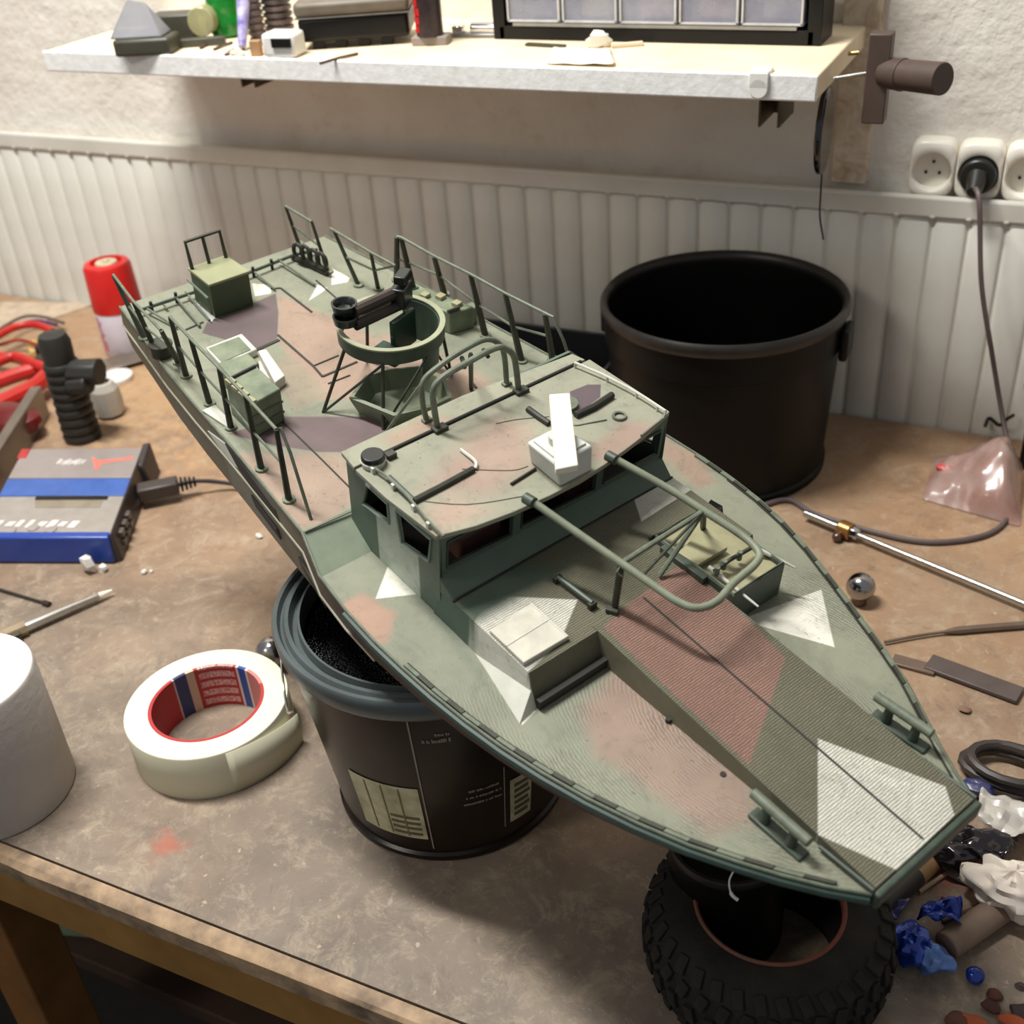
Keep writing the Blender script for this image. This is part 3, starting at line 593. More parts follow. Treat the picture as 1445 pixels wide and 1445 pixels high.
def core():
    n = NT('core_print'); sep = n.n('ShaderNodeSeparateXYZ'); n.l(n.tc.outputs['Object'], sep.inputs[0])
    an = n.math('MULTIPLY', n.math('ARCTAN2', sep.outputs[1], sep.outputs[0]), 180 / math.pi)
    cur = srgb((176, 44, 48))
    def band(a0, a1, c_):
        nonlocal cur
        f = n.math('MULTIPLY', n.math('GREATER_THAN', an, a0), n.math('LESS_THAN', an, a1)); cur = n.mix(f, cur, srgb(c_))
    # rows of white, unreadable lettering on the red field
    com = n.n('ShaderNodeCombineXYZ'); n.l(n.math('MULTIPLY', an, 0.35), com.inputs[0]); n.l(n.math('MULTIPLY', sep.outputs[2], 110), com.inputs[1])
    nz = n.noise(4.0, 3, 0.7, com.outputs[0], 1.2)
    row = n.math('GREATER_THAN', n.math('FRACT', n.math('MULTIPLY', sep.outputs[2], 118)), 0.34)
    f = n.math('MULTIPLY', n.math('GREATER_THAN', nz, 0.5), row); f = n.math('MULTIPLY', f, n.math('MULTIPLY', n.math('GREATER_THAN', an, 98), n.math('LESS_THAN', an, 138)))
    cur = n.mix(f, cur, srgb((232, 214, 206)))
    band(92, 95, (226, 214, 206)); band(82, 92, (44, 84, 160)); band(79, 82, (226, 214, 206)); band(50, 79, (204, 130, 124)); band(142, 151, (206, 190, 166)); band(151, 165, (40, 60, 110)); band(165, 167, (200, 190, 190))
    n.col(cur); n.p.inputs['Roughness'].default_value = 0.5; return n.m
mb = MB(); mb.lathe([(RI, 0), (RI + 0.0024, 0), (RI + 0.0024, TH + 0.0001), (RI, TH + 0.0001)], n=96, closed=True); mb.build('core', core(), tp, angle=40)
mb = MB()   # loose tape end
pts = []
for k in range(13):
    t = k / 12; a = math.radians(-40 + 60 * t); r = TR + 0.0004 + 0.0066 * t * t; pts.append((r * math.cos(a), r * math.sin(a)))
vs = [(x, y, 0.0004) for k, (x, y) in enumerate(pts)] + [(x, y, TH - 0.0008 - 0.010 * (k / 12) ** 2) for k, (x, y) in enumerate(pts)]
mb.add(vs, [(k, k + 1, 14 + k, 13 + k) for k in range(12)]); o = mb.build('loose_end', M_tapeshade, tp); so = o.modifiers.new('s', 'SOLIDIFY'); so.thickness = 0.0004

# paper roll at the left
rR = 0.0505; cx_, cy_ = -0.6235, 0.3665
rl = thing('paper_roll', 'white paper towel roll standing at the left edge', 'paper roll', (cx_, cy_, 0))
M_papershade = mat('paper_side_shaded', (190, 182, 174), 0.9, var=0.05, scale=30, bump=0.7, bscale=100); M_paperlit = mat('paper_top_lit', (226, 221, 216), 0.9, var=0.02)  # same paper: side darkened for its shade, top face lightened as if lit
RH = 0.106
mb = MB(); mb.lathe([(0.018, 0), (rR - 0.001, 0), (rR, 0.002), (rR, RH - 0.002), (rR - 0.001, RH), (0.018, RH)], n=72, closed=True); mb.build('paper_wound', M_papershade, rl, angle=40)
mb = MB(); mb.lathe([(0.0185, RH - 0.0003), (rR - 0.0015, RH - 0.0003), (rR - 0.0015, RH + 0.0004), (0.0185, RH + 0.0004)], n=72, closed=True); mb.build('paper_face', M_paperlit, rl)
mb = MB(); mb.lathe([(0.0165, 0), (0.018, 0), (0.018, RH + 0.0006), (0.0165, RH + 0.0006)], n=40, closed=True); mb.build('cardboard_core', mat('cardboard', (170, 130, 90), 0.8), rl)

# ================================================================== LEFT SIDE OF THE BENCH
# battery charger
p0, p1, p2, p3 = [vn(G(p, 0.03)) for p in ((-34, 757), (156, 757), (232, 631), (34, 634))]
ch = thing('battery_charger', 'grey and blue flat battery charger box with a black side', 'charger', ((p0.x + p2.x) / 2, (p0.y + p2.y) / 2, 0))
M_cgrey = mat('charger_grey', (158, 150, 142), 0.4, 0.1, var=0.08); M_cblue = mat('charger_blue', (32, 66, 152), 0.3, var=0.08, spec=0.6); M_cblk = mat('charger_black', (58, 50, 48), 0.45)
ex = (p1 - p0).normalized(); ey = (p3 - p0).normalized(); LX = (p1 - p0).length; LY = (p3 - p0).length
def cp(u, v, z): q = p0 + ex * u * LX + ey * v * LY; return Vector((q.x, q.y, z))
mb = MB(); mb.hexa([cp(0, 0, 0.001), cp(0.985, 0, 0.001), cp(0.985, 1, 0.001), cp(0, 1, 0.001)], [cp(0, 0.03, 0.0285), cp(0.985, 0.03, 0.0285), cp(0.985, 1, 0.0285), cp(0, 1, 0.0285)]); own(ch, mb).build('body', M_cgrey, ch, bevel=0.002)
mb = MB(); mb.hexa([cp(-0.005, -0.012, 0.0015), cp(0.98, -0.012, 0.0015), cp(0.98, 0.02, 0.0015), cp(-0.005, 0.02, 0.0015)], [cp(-0.005, -0.004, 0.029), cp(0.98, -0.004, 0.029), cp(0.98, 0.05, 0.0302), cp(-0.005, 0.05, 0.0302)]); own(ch, mb).build('front_panel', M_cblue, ch, bevel=0.0015)
mb = MB(); mb.hexa([cp(0.0, 0.44, 0.028), cp(0.985, 0.44, 0.028), cp(0.985, 0.63, 0.028), cp(0.0, 0.63, 0.028)], [cp(0.0, 0.44, 0.0296), cp(0.985, 0.44, 0.0296), cp(0.985, 0.63, 0.0304), cp(0.0, 0.63, 0.0304)]); own(ch, mb).build('blue_stripe', mat('stripe_blue', (60, 94, 166), 0.35), ch, bevel=0.0005)
mb = MB(); mb.hexa([cp(0.0, 0.64, 0.028), cp(0.985, 0.64, 0.028), cp(0.985, 1.0, 0.028), cp(0.0, 1.0, 0.028)], [cp(0.0, 0.64, 0.0302), cp(0.985, 0.64, 0.0302), cp(0.985, 1.0, 0.0302), cp(0.0, 1.0, 0.0302)]); tpn = own(ch, mb).build('top_panel', mat('charger_top', (150, 140, 136), 0.35, 0.1, var=0.05), ch, bevel=0.0005)
mb = MB(); mb.hexa([cp(0.985, 0.0, 0.0), cp(1.03, 0.02, 0.0), cp(1.03, 1.0, 0.0), cp(0.985, 1.0, 0.0)], [cp(0.985, 0.02, 0.030), cp(1.0, 0.03, 0.030), cp(1.0, 1.0, 0.031), cp(0.985, 1.0, 0.031)]); sd = own(ch, mb).build('side_panel', M_cblk, ch, bevel=0.001)
for k in range(3):
    mb = MB()
    for j in range(2): mb.box(cp(1.02, 0.14 + k * 0.09, 0.010 + j * 0.009), (0.005, 0.009, 0.006), math.atan2(ey.y, ey.x) - math.pi / 2)
    own(ch, mb).build('socket_port', mat('port_dark', (92, 84, 78), 0.4), sd, bevel=0.0005)
mb = MB(); mb.hexa([cp(0.33, 0.315, 0.0282), cp(0.83, 0.315, 0.0282), cp(0.83, 0.405, 0.0282), cp(0.30, 0.405, 0.0282)], [cp(0.33, 0.315, 0.0288), cp(0.83, 0.315, 0.0288), cp(0.83, 0.405, 0.0288), cp(0.30, 0.405, 0.0288)]); own(ch, mb).build('display', mat('display', (140, 130, 112), 0.25), ch)
mb = MB(); mb.hexa([cp(0.30, 0.40, 0.0284), cp(0.86, 0.40, 0.0284), cp(0.86, 0.435, 0.0284), cp(0.30, 0.435, 0.0284)], [cp(0.30, 0.40, 0.0298), cp(0.86, 0.40, 0.0298), cp(0.86, 0.435, 0.0298), cp(0.30, 0.435, 0.0298)]); own(ch, mb).build('display_frame', M_blk, ch)
M_pr = mat('white_print', (220, 214, 208), 0.5)
def strokes(name, u0, u1, v0, v1, z, nst, colr, seed, parent, slant=0.02):
    rnd = random.Random(seed); mb = MB()
    for k in range(nst):
        u = u0 + (u1 - u0) * k / nst; w_ = (u1 - u0) / nst * rnd.uniform(0.4, 0.75); a, b_ = v0 + rnd.uniform(0, 0.25) * (v1 - v0), v1 - rnd.uniform(0, 0.35) * (v1 - v0)
        mb.hexa([cp(u, a, z), cp(u + w_, a, z), cp(u + w_ + slant, b_, z), cp(u + slant, b_, z)], [cp(u, a, z + 0.0003), cp(u + w_, a, z + 0.0003), cp(u + w_ + slant, b_, z + 0.0003), cp(u + slant, b_, z + 0.0003)])
    return own(ch, mb).build(name, colr, parent)
strokes('lettering', 0.33, 0.56, 0.79, 0.87, 0.0301, 9, M_pr, 2, tpn)
M_cor = mat('coral_print', (226, 120, 104), 0.5)
mb = MB(); pp = [(0.60, 0.90), (0.64, 0.87), (0.67, 0.845), (0.88, 0.875), (0.93, 0.90), (0.95, 0.865), (0.88, 0.845), (0.71, 0.81), (0.69, 0.72), (0.665, 0.75), (0.645, 0.80)]
vs = [cp(u, v, 0.0301) for u, v in pp] + [cp(u, v, 0.0304) for u, v in pp]; k = len(pp); mb.add(vs, [tuple(range(k, 2 * k))] + [(i, (i + 1) % k, k + (i + 1) % k, k + i) for i in range(k)]); own(ch, mb).build('logo_shape', M_cor, tpn, smooth=False)
strokes('lettering', 0.0, 0.72, 0.10, 0.19, 0.0286, 9, M_pr, 4, ch, 0.03)
for i, (u, v) in enumerate(((0.02, 0.12), (0.2, 0.1), (0.36, 0.13), (0.5, 0.11))):
    mb = MB(); mb.cyl(cp(u + 0.03, v - 0.03, 0.028), cp(u + 0.03, v - 0.03, 0.0298), 0.006, 0.0055, 16); own(ch, mb).build('button', M_cgrey, ch, bevel=0.0004)
mb = MB(); mb.hexa([cp(-0.03, 0.9, 0.0), cp(0.02, 0.9, 0.0), cp(0.02, 1.0, 0.0), cp(-0.03, 1.0, 0.0)], [cp(-0.02, 0.88, 0.031), cp(0.06, 0.88, 0.031), cp(0.06, 1.0, 0.031), cp(-0.02, 1.0, 0.031)]); own(ch, mb).build('red_corner', mat('red_rubber', (176, 52, 50), 0.5), ch, bevel=0.001)
mb = MB(); mb.hexa([cp(0.99, 0.80, 0.0), cp(1.08, 0.80, 0.0), cp(1.08, 1.02, 0.0), cp(0.99, 1.02, 0.0)], [cp(0.99, 0.80, 0.030), cp(1.03, 0.80, 0.026), cp(1.06, 1.02, 0.036), cp(0.99, 1.02, 0.034)]); own(ch, mb).build('corner_guard', M_cblk, ch, bevel=0.002)
# plug with cable behind the boat
q = vn(cp(1.03, 0.60, 0.016)); d = (vn(G((275, 682), 0.014)) - q); d.z = 0; dn = d.normalized()
pl = thing('charger_plug', 'black flat plug with cable in the charger side', 'plug', q)
mb = MB(); mb.box(q + dn * 0.019, (0.040, 0.018, 0.014), math.atan2(dn.y, dn.x)); own(pl, mb).build('plug_body', mat('plug_dark', (66, 58, 54), 0.4), pl, bevel=0.002)
for k in range(4): mb = MB(); mb.box(q + dn * (0.042 + k * 0.0042), (0.0024, 0.012 - k * 0.0012, 0.011 - k * 0.0012), math.atan2(dn.y, dn.x)); own(pl, mb).build('strain_rib', M_blk, pl, bevel=0.0005)
mb = MB(); mb.tube(spline([q + dn * 0.036, q + dn * 0.058, vn(G((330, 683), 0.008)), vn(G((420, 700), 0.003)), vn(G((520, 720), 0.003))], 6), 0.0023, 8); own(pl, mb).build('cable', mat('cable_dark', (52, 44, 50), 0.45), pl)
# plaster crumbs
for i, (px, r, sc) in enumerate((((127, 806), 0.0085, (1.0, 0.7, 1.1)), ((147, 806), 0.0045, (1.2, 0.9, 0.8)), ((204, 809), 0.0026, (1.2, 1, 0.8)), ((214, 808), 0.0018, (1, 1, 0.8)), ((366, 759), 0.0026, (1.4, 1, 0.9)))):
    q = G(px); mb = MB(); mb.blob((q[0], q[1], r * sc[2] * 0.95), r, 6, 4, 0.3, sc, i + 10); o = mb.build('plaster_crumb', mat('crumb_white', (226, 222, 214), 0.8), smooth=False)
    tag(o, ['white triangular plaster chip in front of the charger corner', 'smaller white chip just right of the triangular chip', 'tiny white crumb right of the charger chips', 'tiniest pale crumb farthest right of the charger chips', 'white crumb on the bench beside the hull middle'][i], 'crumb')
# brush / scriber and drill bit
tip, e = vn(G((158, 833), 0.006)), vn(G((30, 888), 0.006)); d = (e - tip).normalized()
sc_ = thing('hobby_knife', 'silver metal scriber pen lying left of the tape roll', 'knife', (e.x, e.y, 0.0))
mb = MB(); mb.tube([tip, tip + d * 0.012], [0.0012, 0.003], 8); own(sc_, mb).build('tip', M_film, sc_)
mb = MB(); mb.tube([tip + d * 0.012, tip + d * 0.014, e], [0.0022, 0.0032, 0.0046], 16); own(sc_, mb).build('barrel', mat('alu', (200, 196, 188), 0.3, 0.8, var=0.1), sc_)
mb = MB(); mb.tube([e - d * 0.004, e + d * 0.05], [0.0068, 0.0072], 8); own(sc_, mb).build('grip', mat('grip_tan', (150, 130, 100), 0.6, var=0.2), sc_)
mb = MB(); mb.box(e + d * 0.004 + Vector((0.004, -0.007, -0.001)), (0.012, 0.006, 0.008), math.atan2(d.y, d.x)); own(sc_, mb).build('clip', M_ol, sc_, bevel=0.001)
a, b = vn(G((70, 853), 0.002)), vn(G((0, 832), 0.002)); mb = MB(); mb.tube([a, a + (b - a) * 0.12, a + (b - a) * 0.15, b + (b - a) * 0.3], [0.0026, 0.0026, 0.0013, 0.0013], 8); o = mb.build('drill_bit', mat('dark_steel', (84, 74, 68), 0.4, 0.7)); tag(o, 'thin dark drill bit above the silver scriber', 'drill bit')
# metal bar at left edge
a, b = vn(G((57, 565), 0.02)), vn(G((-40, 720), 0.02)); d = (b - a).normalized(); nrm = Vector((-d.y, d.x, 0))
mb = MB(); mb.box((a + b) / 2 + Vector((0, 0, -0.0)), ((b - a).length, 0.012, 0.038), math.atan2(d.y, d.x)); o = mb.build('metal_bar', mat('brushed_bar', (128, 116, 104), 0.35, 0.5, var=0.1), bevel=0.001); o.location.z = -0.0006; tag(o, 'flat grey metal bar on edge behind the charger', 'bar')
# ribbed black handle
q = G((97, 628)); hd = thing('ribbed_grip', 'black ribbed rubber T handle standing behind the charger', 'handle', (q[0] + 0.004, q[1] + 0.019, 0))
M_rub = mat('rubber_black', (40, 38, 34), 0.5, var=0.1)
mb = MB(); pf = [(0, 0), (0.0195, 0)]
for k in range(9): z = 0.002 + k * 0.0105; r = 0.0200 - 0.0002 * k; pf += [(r, z), (r + 0.0008, z + 0.004), (r - 0.0004, z + 0.0075), (r - 0.0022, z + 0.0082)]
pf += [(0.0165, 0.098), (0.0172, 0.116), (0.014, 0.125), (0, 0.127)]
mb.lathe(pf, n=40); mb.build('grip', M_rub, hd, angle=30)
mb = MB(); mb.cyl((0.010, 0.0, 0.083), (0.044, 0.010, 0.083), 0.0140, 0.0155, 8); mb.build('side_arm', M_rub, hd, bevel=0.002)
mb = MB(); mb.cyl((0.012, -0.006, 0.070), (0.036, -0.002, 0.073), 0.011, 0.011, 10); mb.build('trigger', M_rub, hd, bevel=0.002)
# translucent cup piece
q = G((147, 592)); mb = MB(); mb.lathe([(0.010, 0.0), (0.0165, 0.004), (0.0175, 0.018), (0.0165, 0.034), (0.012, 0.042), (0.009, 0.043)], (q[0], q[1] + 0.012, 0), 9); o = mb.build('faceted_cup', mat('milky_cap', (214, 208, 196), 0.3, trans=0.25, var=0.05), angle=20); so = o.modifiers.new('s', 'SOLIDIFY'); so.thickness = 0.001; tag(o, 'milky faceted plastic cup right of the ribbed handle', 'cup')
# putty knives behind
a, b = vn(G((150, 515), 0.006)), vn(G((240, 490), 0.006)); d = b - a
mb = MB(); mb.box((a + b) / 2, (d.length * 1.1, 0.035, 0.002), math.atan2(d.y, d.x)); o = mb.build('steel_blade', mat('blade', (150, 138, 124), 0.3, 0.6), bevel=0.0005); tag(o, 'flat steel blade in front of the red capped spray can', 'blade')
a, b = vn(G((160, 528), 0.004)), vn(G((196, 518), 0.004)); mb = MB(); mb.cyl((a.x + 0.008, a.y - 0.004, 0.0), (a.x + 0.008, a.y - 0.004, 0.006), 0.02, n=24); o = mb.build('white_disc', M_white, bevel=0.001); tag(o, 'small white round disc under the steel blade', 'disc')
# spray can
sp = thing('spray_can', 'white spray can with a red cap by the radiator', 'spray can', (-1.062, 1.012, 0))
mb = MB(); mb.lathe([(0, 0), (0.0285, 0), (0.0300, 0.003), (0.0300, 0.055), (0.028, 0.061), (0, 0.061)], n=48); mb.build('body', mat('can_white', (216, 208, 218), 0.3, var=0.03), sp)
mb = MB(); mb.lathe([(0.0, 0.058), (0.0302, 0.058), (0.0305, 0.060), (0.0290, 0.112), (0.0265, 0.1165), (0.0195, 0.118), (0.0185, 0.112), (0, 0.112)], n=48); cpn = mb.build('cap', mat('cap_red', (206, 34, 30), 0.35, var=0.04), sp)
mb = MB(); mb.cyl((0, 0, 0.112), (0, 0, 0.1175), 0.014, 0.013, 24); mb.cyl((0, 0, 0.1175), (0, 0, 0.1205), 0.005, 0.004, 12); mb.build('nozzle', mat('nozzle_cream', (206, 190, 160), 0.5), cpn, bevel=0.0006)
rnd = random.Random(5)
for k in range(9):
    mb = MB(); z = 0.008 + k * 0.0052; a = rnd.uniform(-118, -112); mb.patch((0, 0), 0.0301, 0.0301, z, z + 0.0038, a, a + rnd.uniform(9, 18), 4, 0.0002); mb.build('pink_print', mat('pink_print', (206, 108, 130), 0.5), sp)
# red handled pliers and wire bundle
M_redp = mat('red_grip', (190, 34, 26), 0.35, var=0.1, spec=0.6)
def tubething(name, pts, r, material, label, cat, n=10, seg=6):
    mb = MB(); mb.tube(spline([vn(p) for p in pts], seg), r, n); o = mb.build(name, material); tag(o, label, cat); return o
plr = thing('red_pliers', 'red handled pliers lying at the left edge', 'pliers', G((30, 540)))
for pts, r, nm in (([(-10, 478), (20, 462), (50, 458), (75, 468)], 0.005, 'handle'), ([(-10, 515), (20, 503), (48, 513), (66, 520)], 0.006, 'handle')):
    mb = MB(); mb.tube(spline([G(p, 0.03) for p in pts], 6), r, 10); own(plr, mb).build(nm, M_redp, plr)
mb = MB(); mb.box(G((68, 508), 0.03), (0.03, 0.02, 0.012), 0.5); own(plr, mb).build('jaw', mat('dark_steel2', (70, 62, 58), 0.4, 0.7), plr, bevel=0.003)
mb = MB(); mb.box(G((66, 500), 0.018), (0.02, 0.02, 0.03), 0.5); own(plr, mb).build('pivot_block', mat('dark_steel2', (70, 62, 58), 0.4, 0.7), plr, bevel=0.003)
rc = thing('red_clamp', 'big red plastic clamp arms behind the grey metal bar', 'clamp', G((20, 545)))
for pts, r in (([(-20, 500), (20, 506), (40, 512), (62, 518)], 0.006), ([(-20, 545), (15, 532), (40, 524), (62, 518)], 0.009), ([(-20, 580), (20, 560), (50, 545), (66, 530)], 0.010)):
    mb = MB(); mb.tube(spline([G(p, 0.022 + 0.0) for p in pts], 6), r, 10); own(rc, mb).build('arm', M_redp, rc)
mb = MB(); mb.blob(vn(G((15, 592), 0.02)), 0.026, 16, 8, 0.05, (1.6, 1.0, 0.7), 2); own(rc, mb).build('dark_red_body', mat('dark_red', (104, 26, 24), 0.35), rc)
for i, (pts, cc) in enumerate((([(-10, 470), (30, 448), (60, 447), (90, 456)], (96, 78, 70)), ([(0, 476), (28, 458), (52, 452), (80, 458)], (86, 52, 96)), ([(-10, 490), (24, 480), (50, 486), (70, 498)], (150, 44, 30)))):
    tubething('wire', [G(p, 0.012 + 0.003 * i) for p in pts], 0.0022, mat('wire_c%d' % i, cc, 0.4), ['grey brown wire looping behind the red pliers', 'violet wire looping behind the red pliers', 'thin dark red wire between the plier handles'][i], 'wire', 8)
q = vn(G((46, 486), 0.012)); mb = MB(); mb.box(q, (0.04, 0.014, 0.012), -0.7); o = mb.build('yellow_connector', mat('connector_yellow', (206, 170, 100), 0.45), bevel=0.003); o.location.z = -0.006; tag(o, 'pale yellow connector block between the red handles', 'connector')
sheet('dust_sheet', [G((-20, 470)), G((60, 455)), G((140, 428)), G((0, 425))], 0.0006, mat('old_paper', (196, 176, 152), 0.8, var=0.15), 'old stained paper lying by the radiator at far left', 'paper', 0.0015, 9)

# ================================================================== RIGHT SIDE OF THE BENCH
rod = thing('threaded_rod', 'long shiny steel rod with a brass nut lying right of the boat', 'rod', G((1180, 750)))
a, b = vn(G((1136, 724), 0.008)), vn(G((1470, 862), 0.008)); d = (b - a).normalized()
mb = MB(); mb.cyl(a, a + d * 0.035, 0.0036, n=14); own(rod, mb).build('stub', M_steel, rod, bevel=0.0006)
mb = MB(); mb.cyl(a + d * 0.03, b, 0.0026, n=14); own(rod, mb).build('shaft', M_steel, rod)
c = a + d * 0.043
mb = MB(); mb.cyl(c - d * 0.0065, c + d * 0.0055, 0.008, n=24); own(rod, mb).build('nut', mat('brass_nut', (186, 140, 84), 0.3, 0.85), rod, bevel=0.001)
mb = MB(); mb.cyl(c + d * 0.0055, c + d * 0.012, 0.0062, 0.005, n=6); own(rod, mb).build('collar', M_chrome, rod, bevel=0.0006)
mb = MB(); mb.blob(c + Vector((-0.006, -0.009, -0.003)), 0.0045, 10, 8); own(rod, mb).build('set_screw', mat('set_steel', (120, 100, 90), 0.3, 0.8), rod)
q = G((1212, 850)); bl = thing('ball_knob', 'round chromed ball knob on the bench beside the hull', 'knob', (q[0], q[1], 0))
mb = MB(); mb.cyl((0, 0, 0), (0, 0, 0.006), 0.0065, 0.0055, 20); mb.build('neck', mat('set_steel', (120, 100, 90), 0.3, 0.8), bl, bevel=0.0005)
mb = MB(); mb.blob((0, 0, 0.016), 0.0118, 32, 18); mb.build('ball', mat('chrome_ball', (170, 168, 166), 0.16, 1.0, var=0.05), bl)
tubething('needle_file', [G((1248, 906), 0.003), G((1330, 892), 0.003), G((1470, 880), 0.003)], [0.0012] * 7 + [0.0032] * 6, mat('file_grey', (116, 98, 84), 0.5, 0.3), 'dark tapered file lying below the steel rod', 'file', 8)
a, b = vn(G((1268, 932), 0.002)), vn(G((1312, 944), 0.002)); mb = MB(); mb.box((a + b) / 2, (0.032, 0.012, 0.003), math.atan2(b.y - a.y, b.x - a.x)); o = mb.build('flat_strip', mat('file_grey', (116, 98, 84), 0.5, 0.3), bevel=0.0008); o.location.z = -0.0003; tag(o, 'short flat grey strip beside the port bow edge', 'strip')
a, b = vn(G((1310, 934), 0.0028)), vn(G((1440, 982), 0.0028)); mb = MB(); mb.box((a + b) / 2, ((b - a).length, 0.018, 0.0035), math.atan2(b.y - a.y, b.x - a.x)); o = mb.build('flat_file', mat('flat_bar', (96, 84, 80), 0.5, 0.3), bevel=0.0008); tag(o, 'flat dark steel file at the right, below the tapered one', 'file')
# pinkish plastic bag
M_bag = mat('bag_plastic', (200, 172, 162), 0.25, trans=0.4, var=0.1, scale=30, spec=0.7, c2=(176, 130, 116))
bg_ = thing('plastic_bag', 'crumpled pinkish clear plastic bag by the radiator', 'bag', G((1360, 700)))
rnd = random.Random(11); n = 14; vs = []
c0, c1 = vn(G((1300, 705))), vn(G((1440, 745))); c2_, c3 = vn(G((1445, 650))), vn(G((1320, 645)))
for i in range(n + 1):
    for j in range(n + 1):
        p = c0.lerp(c1, i / n).lerp(c3.lerp(c2_, i / n), j / n); hh = math.sin(math.pi * min(max(i / n, 0), 1)) ** 0.6 * math.sin(math.pi * j / n) ** 0.7
        vs.append(p + Vector((0, 0, 0.001 + hh * (0.026 + 0.034 * math.exp(-((i / n - 0.78) / 0.26) ** 2)) + rnd.uniform(-0.0045, 0.0045) * (hh > 0.1))))
mb = MB(); mb.add(vs, [(i * (n + 1) + j, (i + 1) * (n + 1) + j, (i + 1) * (n + 1) + j + 1, i * (n + 1) + j + 1) for i in range(n) for j in range(n)]); own(bg_, mb).build('bag_body', M_bag, bg_, angle=25); _sb = bg_.children[0].modifiers.new('sub', 'SUBSURF') if bg_.children else None
q = vn(G((1338, 662), 0.015)); mb = MB(); mb.blob(q, 0.0075, 12, 8, 0.25, (1.4, 0.8, 0.6), 3); own(bg_, mb).build('red_patch', mat('bag_red', (206, 84, 80), 0.4), bg_, angle=25)
tubething('bent_wire', [W((1390, 602), 1.10), G((1396, 590), 0.02), G((1410, 600), 0.02), G((1420, 592), 0.03), G((1430, 586), 0.03)], 0.0018, M_blk, 'short bent black wire behind the plastic bag', 'wire')
q = W((1452, 510), 1.06); mb = MB(); mb.cyl((q[0], q[1], q[2]), (q[0] + 0.012, q[1], q[2]), 0.026, n=32); mb.box((q[0] + 0.012, q[1], q[2] / 2), (0.008, 0.02, q[2])); o = mb.build('black_reel', M_blk, bevel=0.002); tag(o, 'black reel cut off by the right frame edge', 'reel')
# coiled cable
mb = MB(); cc = G((1424, 1082), 0.01); pts = []
for k in range(64): a = k * 0.33; r = 0.020 + 0.0018 * math.sin(k * 0.5); pts.append((cc[0] + r * 1.35 * math.cos(a), cc[1] + r * 0.85 * math.sin(a), 0.004 + 0.0105 * (k / 64) + 0.002 * math.sin(a * 0.5)))
mb.tube(pts, 0.0034, 8); o = mb.build('coiled_cable', mat('coil_dark', (58, 50, 46), 0.5)); tag(o, 'dark coiled cable at the right edge beside the bow', 'cable')
tubething('thin_cable', [G((1375, 1118), 0.004), G((1410, 1128), 0.004), G((1460, 1122), 0.004)], 0.0022, mat('coil_dark', (58, 50, 46), 0.5), 'thin dark cable just below the coiled cable', 'cable')
def crumple(name, px, z, r, sc, m_, label, cat, seed, jit=0.3, n=14, mm=10):
    q = G(px, z); mb = MB(); mb.blob((q[0], q[1], z), r, n, mm, jit, sc, seed); o = mb.build(name, m_, angle=70); sb = o.modifiers.new('sub', 'SUBSURF'); sb.levels = sb.render_levels = 1; lo = min(v.co.z for v in o.data.vertices); o.location.z = max(0.0, -lo) + 0.0002 if lo < 0 else -lo + 0.0002; tag(o, label, cat); return o
sheet('white_bag', [G((1372, 1180)), G((1425, 1215)), G((1470, 1165)), G((1378, 1138))], 0.012, mat('bag_white', (196, 190, 180), 0.3, trans=0.2, var=0.06), 'white shiny plastic wrapper next to the bow tip', 'wrapper', 0.010, 5, 0.0006, 8)
M_foilb = mat('black_foil', (26, 20, 24), 0.15, var=0.1, spec=0.8)
sheet('black_wrapper', [G((1322, 1218)), G((1405, 1250)), G((1432, 1208)), G((1345, 1180))], 0.008, M_foilb, 'glossy black crumpled plastic scrap below the white wrapper', 'wrapper', 0.018, 8, 0.0008, 8)
crumple('black_lump', (1340, 1208), 0.011, 0.012, (1.5, 0.9, 0.8), M_foilb, 'glossy black lump at the left end of the black scrap', 'lump', 12)
M_tis = mat('tissue', (216, 204, 190), 0.8, var=0.04)
crumple('tissue_wad', (1425, 1262), 0.015, 0.017, (1.5, 1.0, 0.9), M_tis, 'crumpled white tissue at the right edge on the brown tube', 'tissue', 21, 0.42, 22, 14)
crumple('tissue_wad', (1403, 1268), 0.010, 0.011, (1.2, 1.0, 0.9), M_tis, 'smaller tissue lump left of the big tissue', 'tissue', 22, 0.40, 18, 12)
crumple('silicone_bead', (1362, 1238), 0.004, 0.006, (1.8, 0.7, 0.6), mat('grey_gloss', (150, 140, 134), 0.3), 'small pale twisted scrap under the black scrap', 'scrap', 23)
# blue foil wrappers
M_bf = mat('blue_foil', (30, 72, 176), 0.2, 0.35, var=0.25, scale=80, spec=0.8, c2=(12, 30, 110)); M_bl2 = mat('light_blue_foil', (96, 130, 196), 0.25, 0.2, var=0.2, scale=90)
sheet('blue_wrapper', [G((1290, 1318)), G((1350, 1335)), G((1352, 1292)), G((1300, 1298))], 0.010, M_bf, 'crumpled bright blue foil at the end of the brown tube', 'wrapper', 0.016, 31, 0.0007, 6)
crumple('blue_wad', (1283, 1336), 0.011, 0.0125, (1.0, 1.0, 0.85), M_bf, 'round dark blue foil wad right of the tyre', 'wad', 32, 0.32, 20, 12)
crumple('light_blue_wad', (1312, 1355), 0.009, 0.011, (1.1, 0.9, 0.7), M_bl2, 'light blue foil wad below the bright blue foil', 'wad', 33, 0.42, 20, 12)
crumple('blue_ball', (1376, 1377), 0.005, 0.0055, (1, 1, 0.9), M_bf, 'tiny blue and silver ball in the lower right', 'ball', 34, 0.1)
sheet('violet_film', [G((1218, 1275)), G((1262, 1312)), G((1282, 1290)), G((1232, 1262))], 0.006, mat('violet_film', (96, 96, 150), 0.25, trans=0.2), 'crumpled violet blue film between tyre and bow', 'film', 0.010, 35, 0.0006, 5)
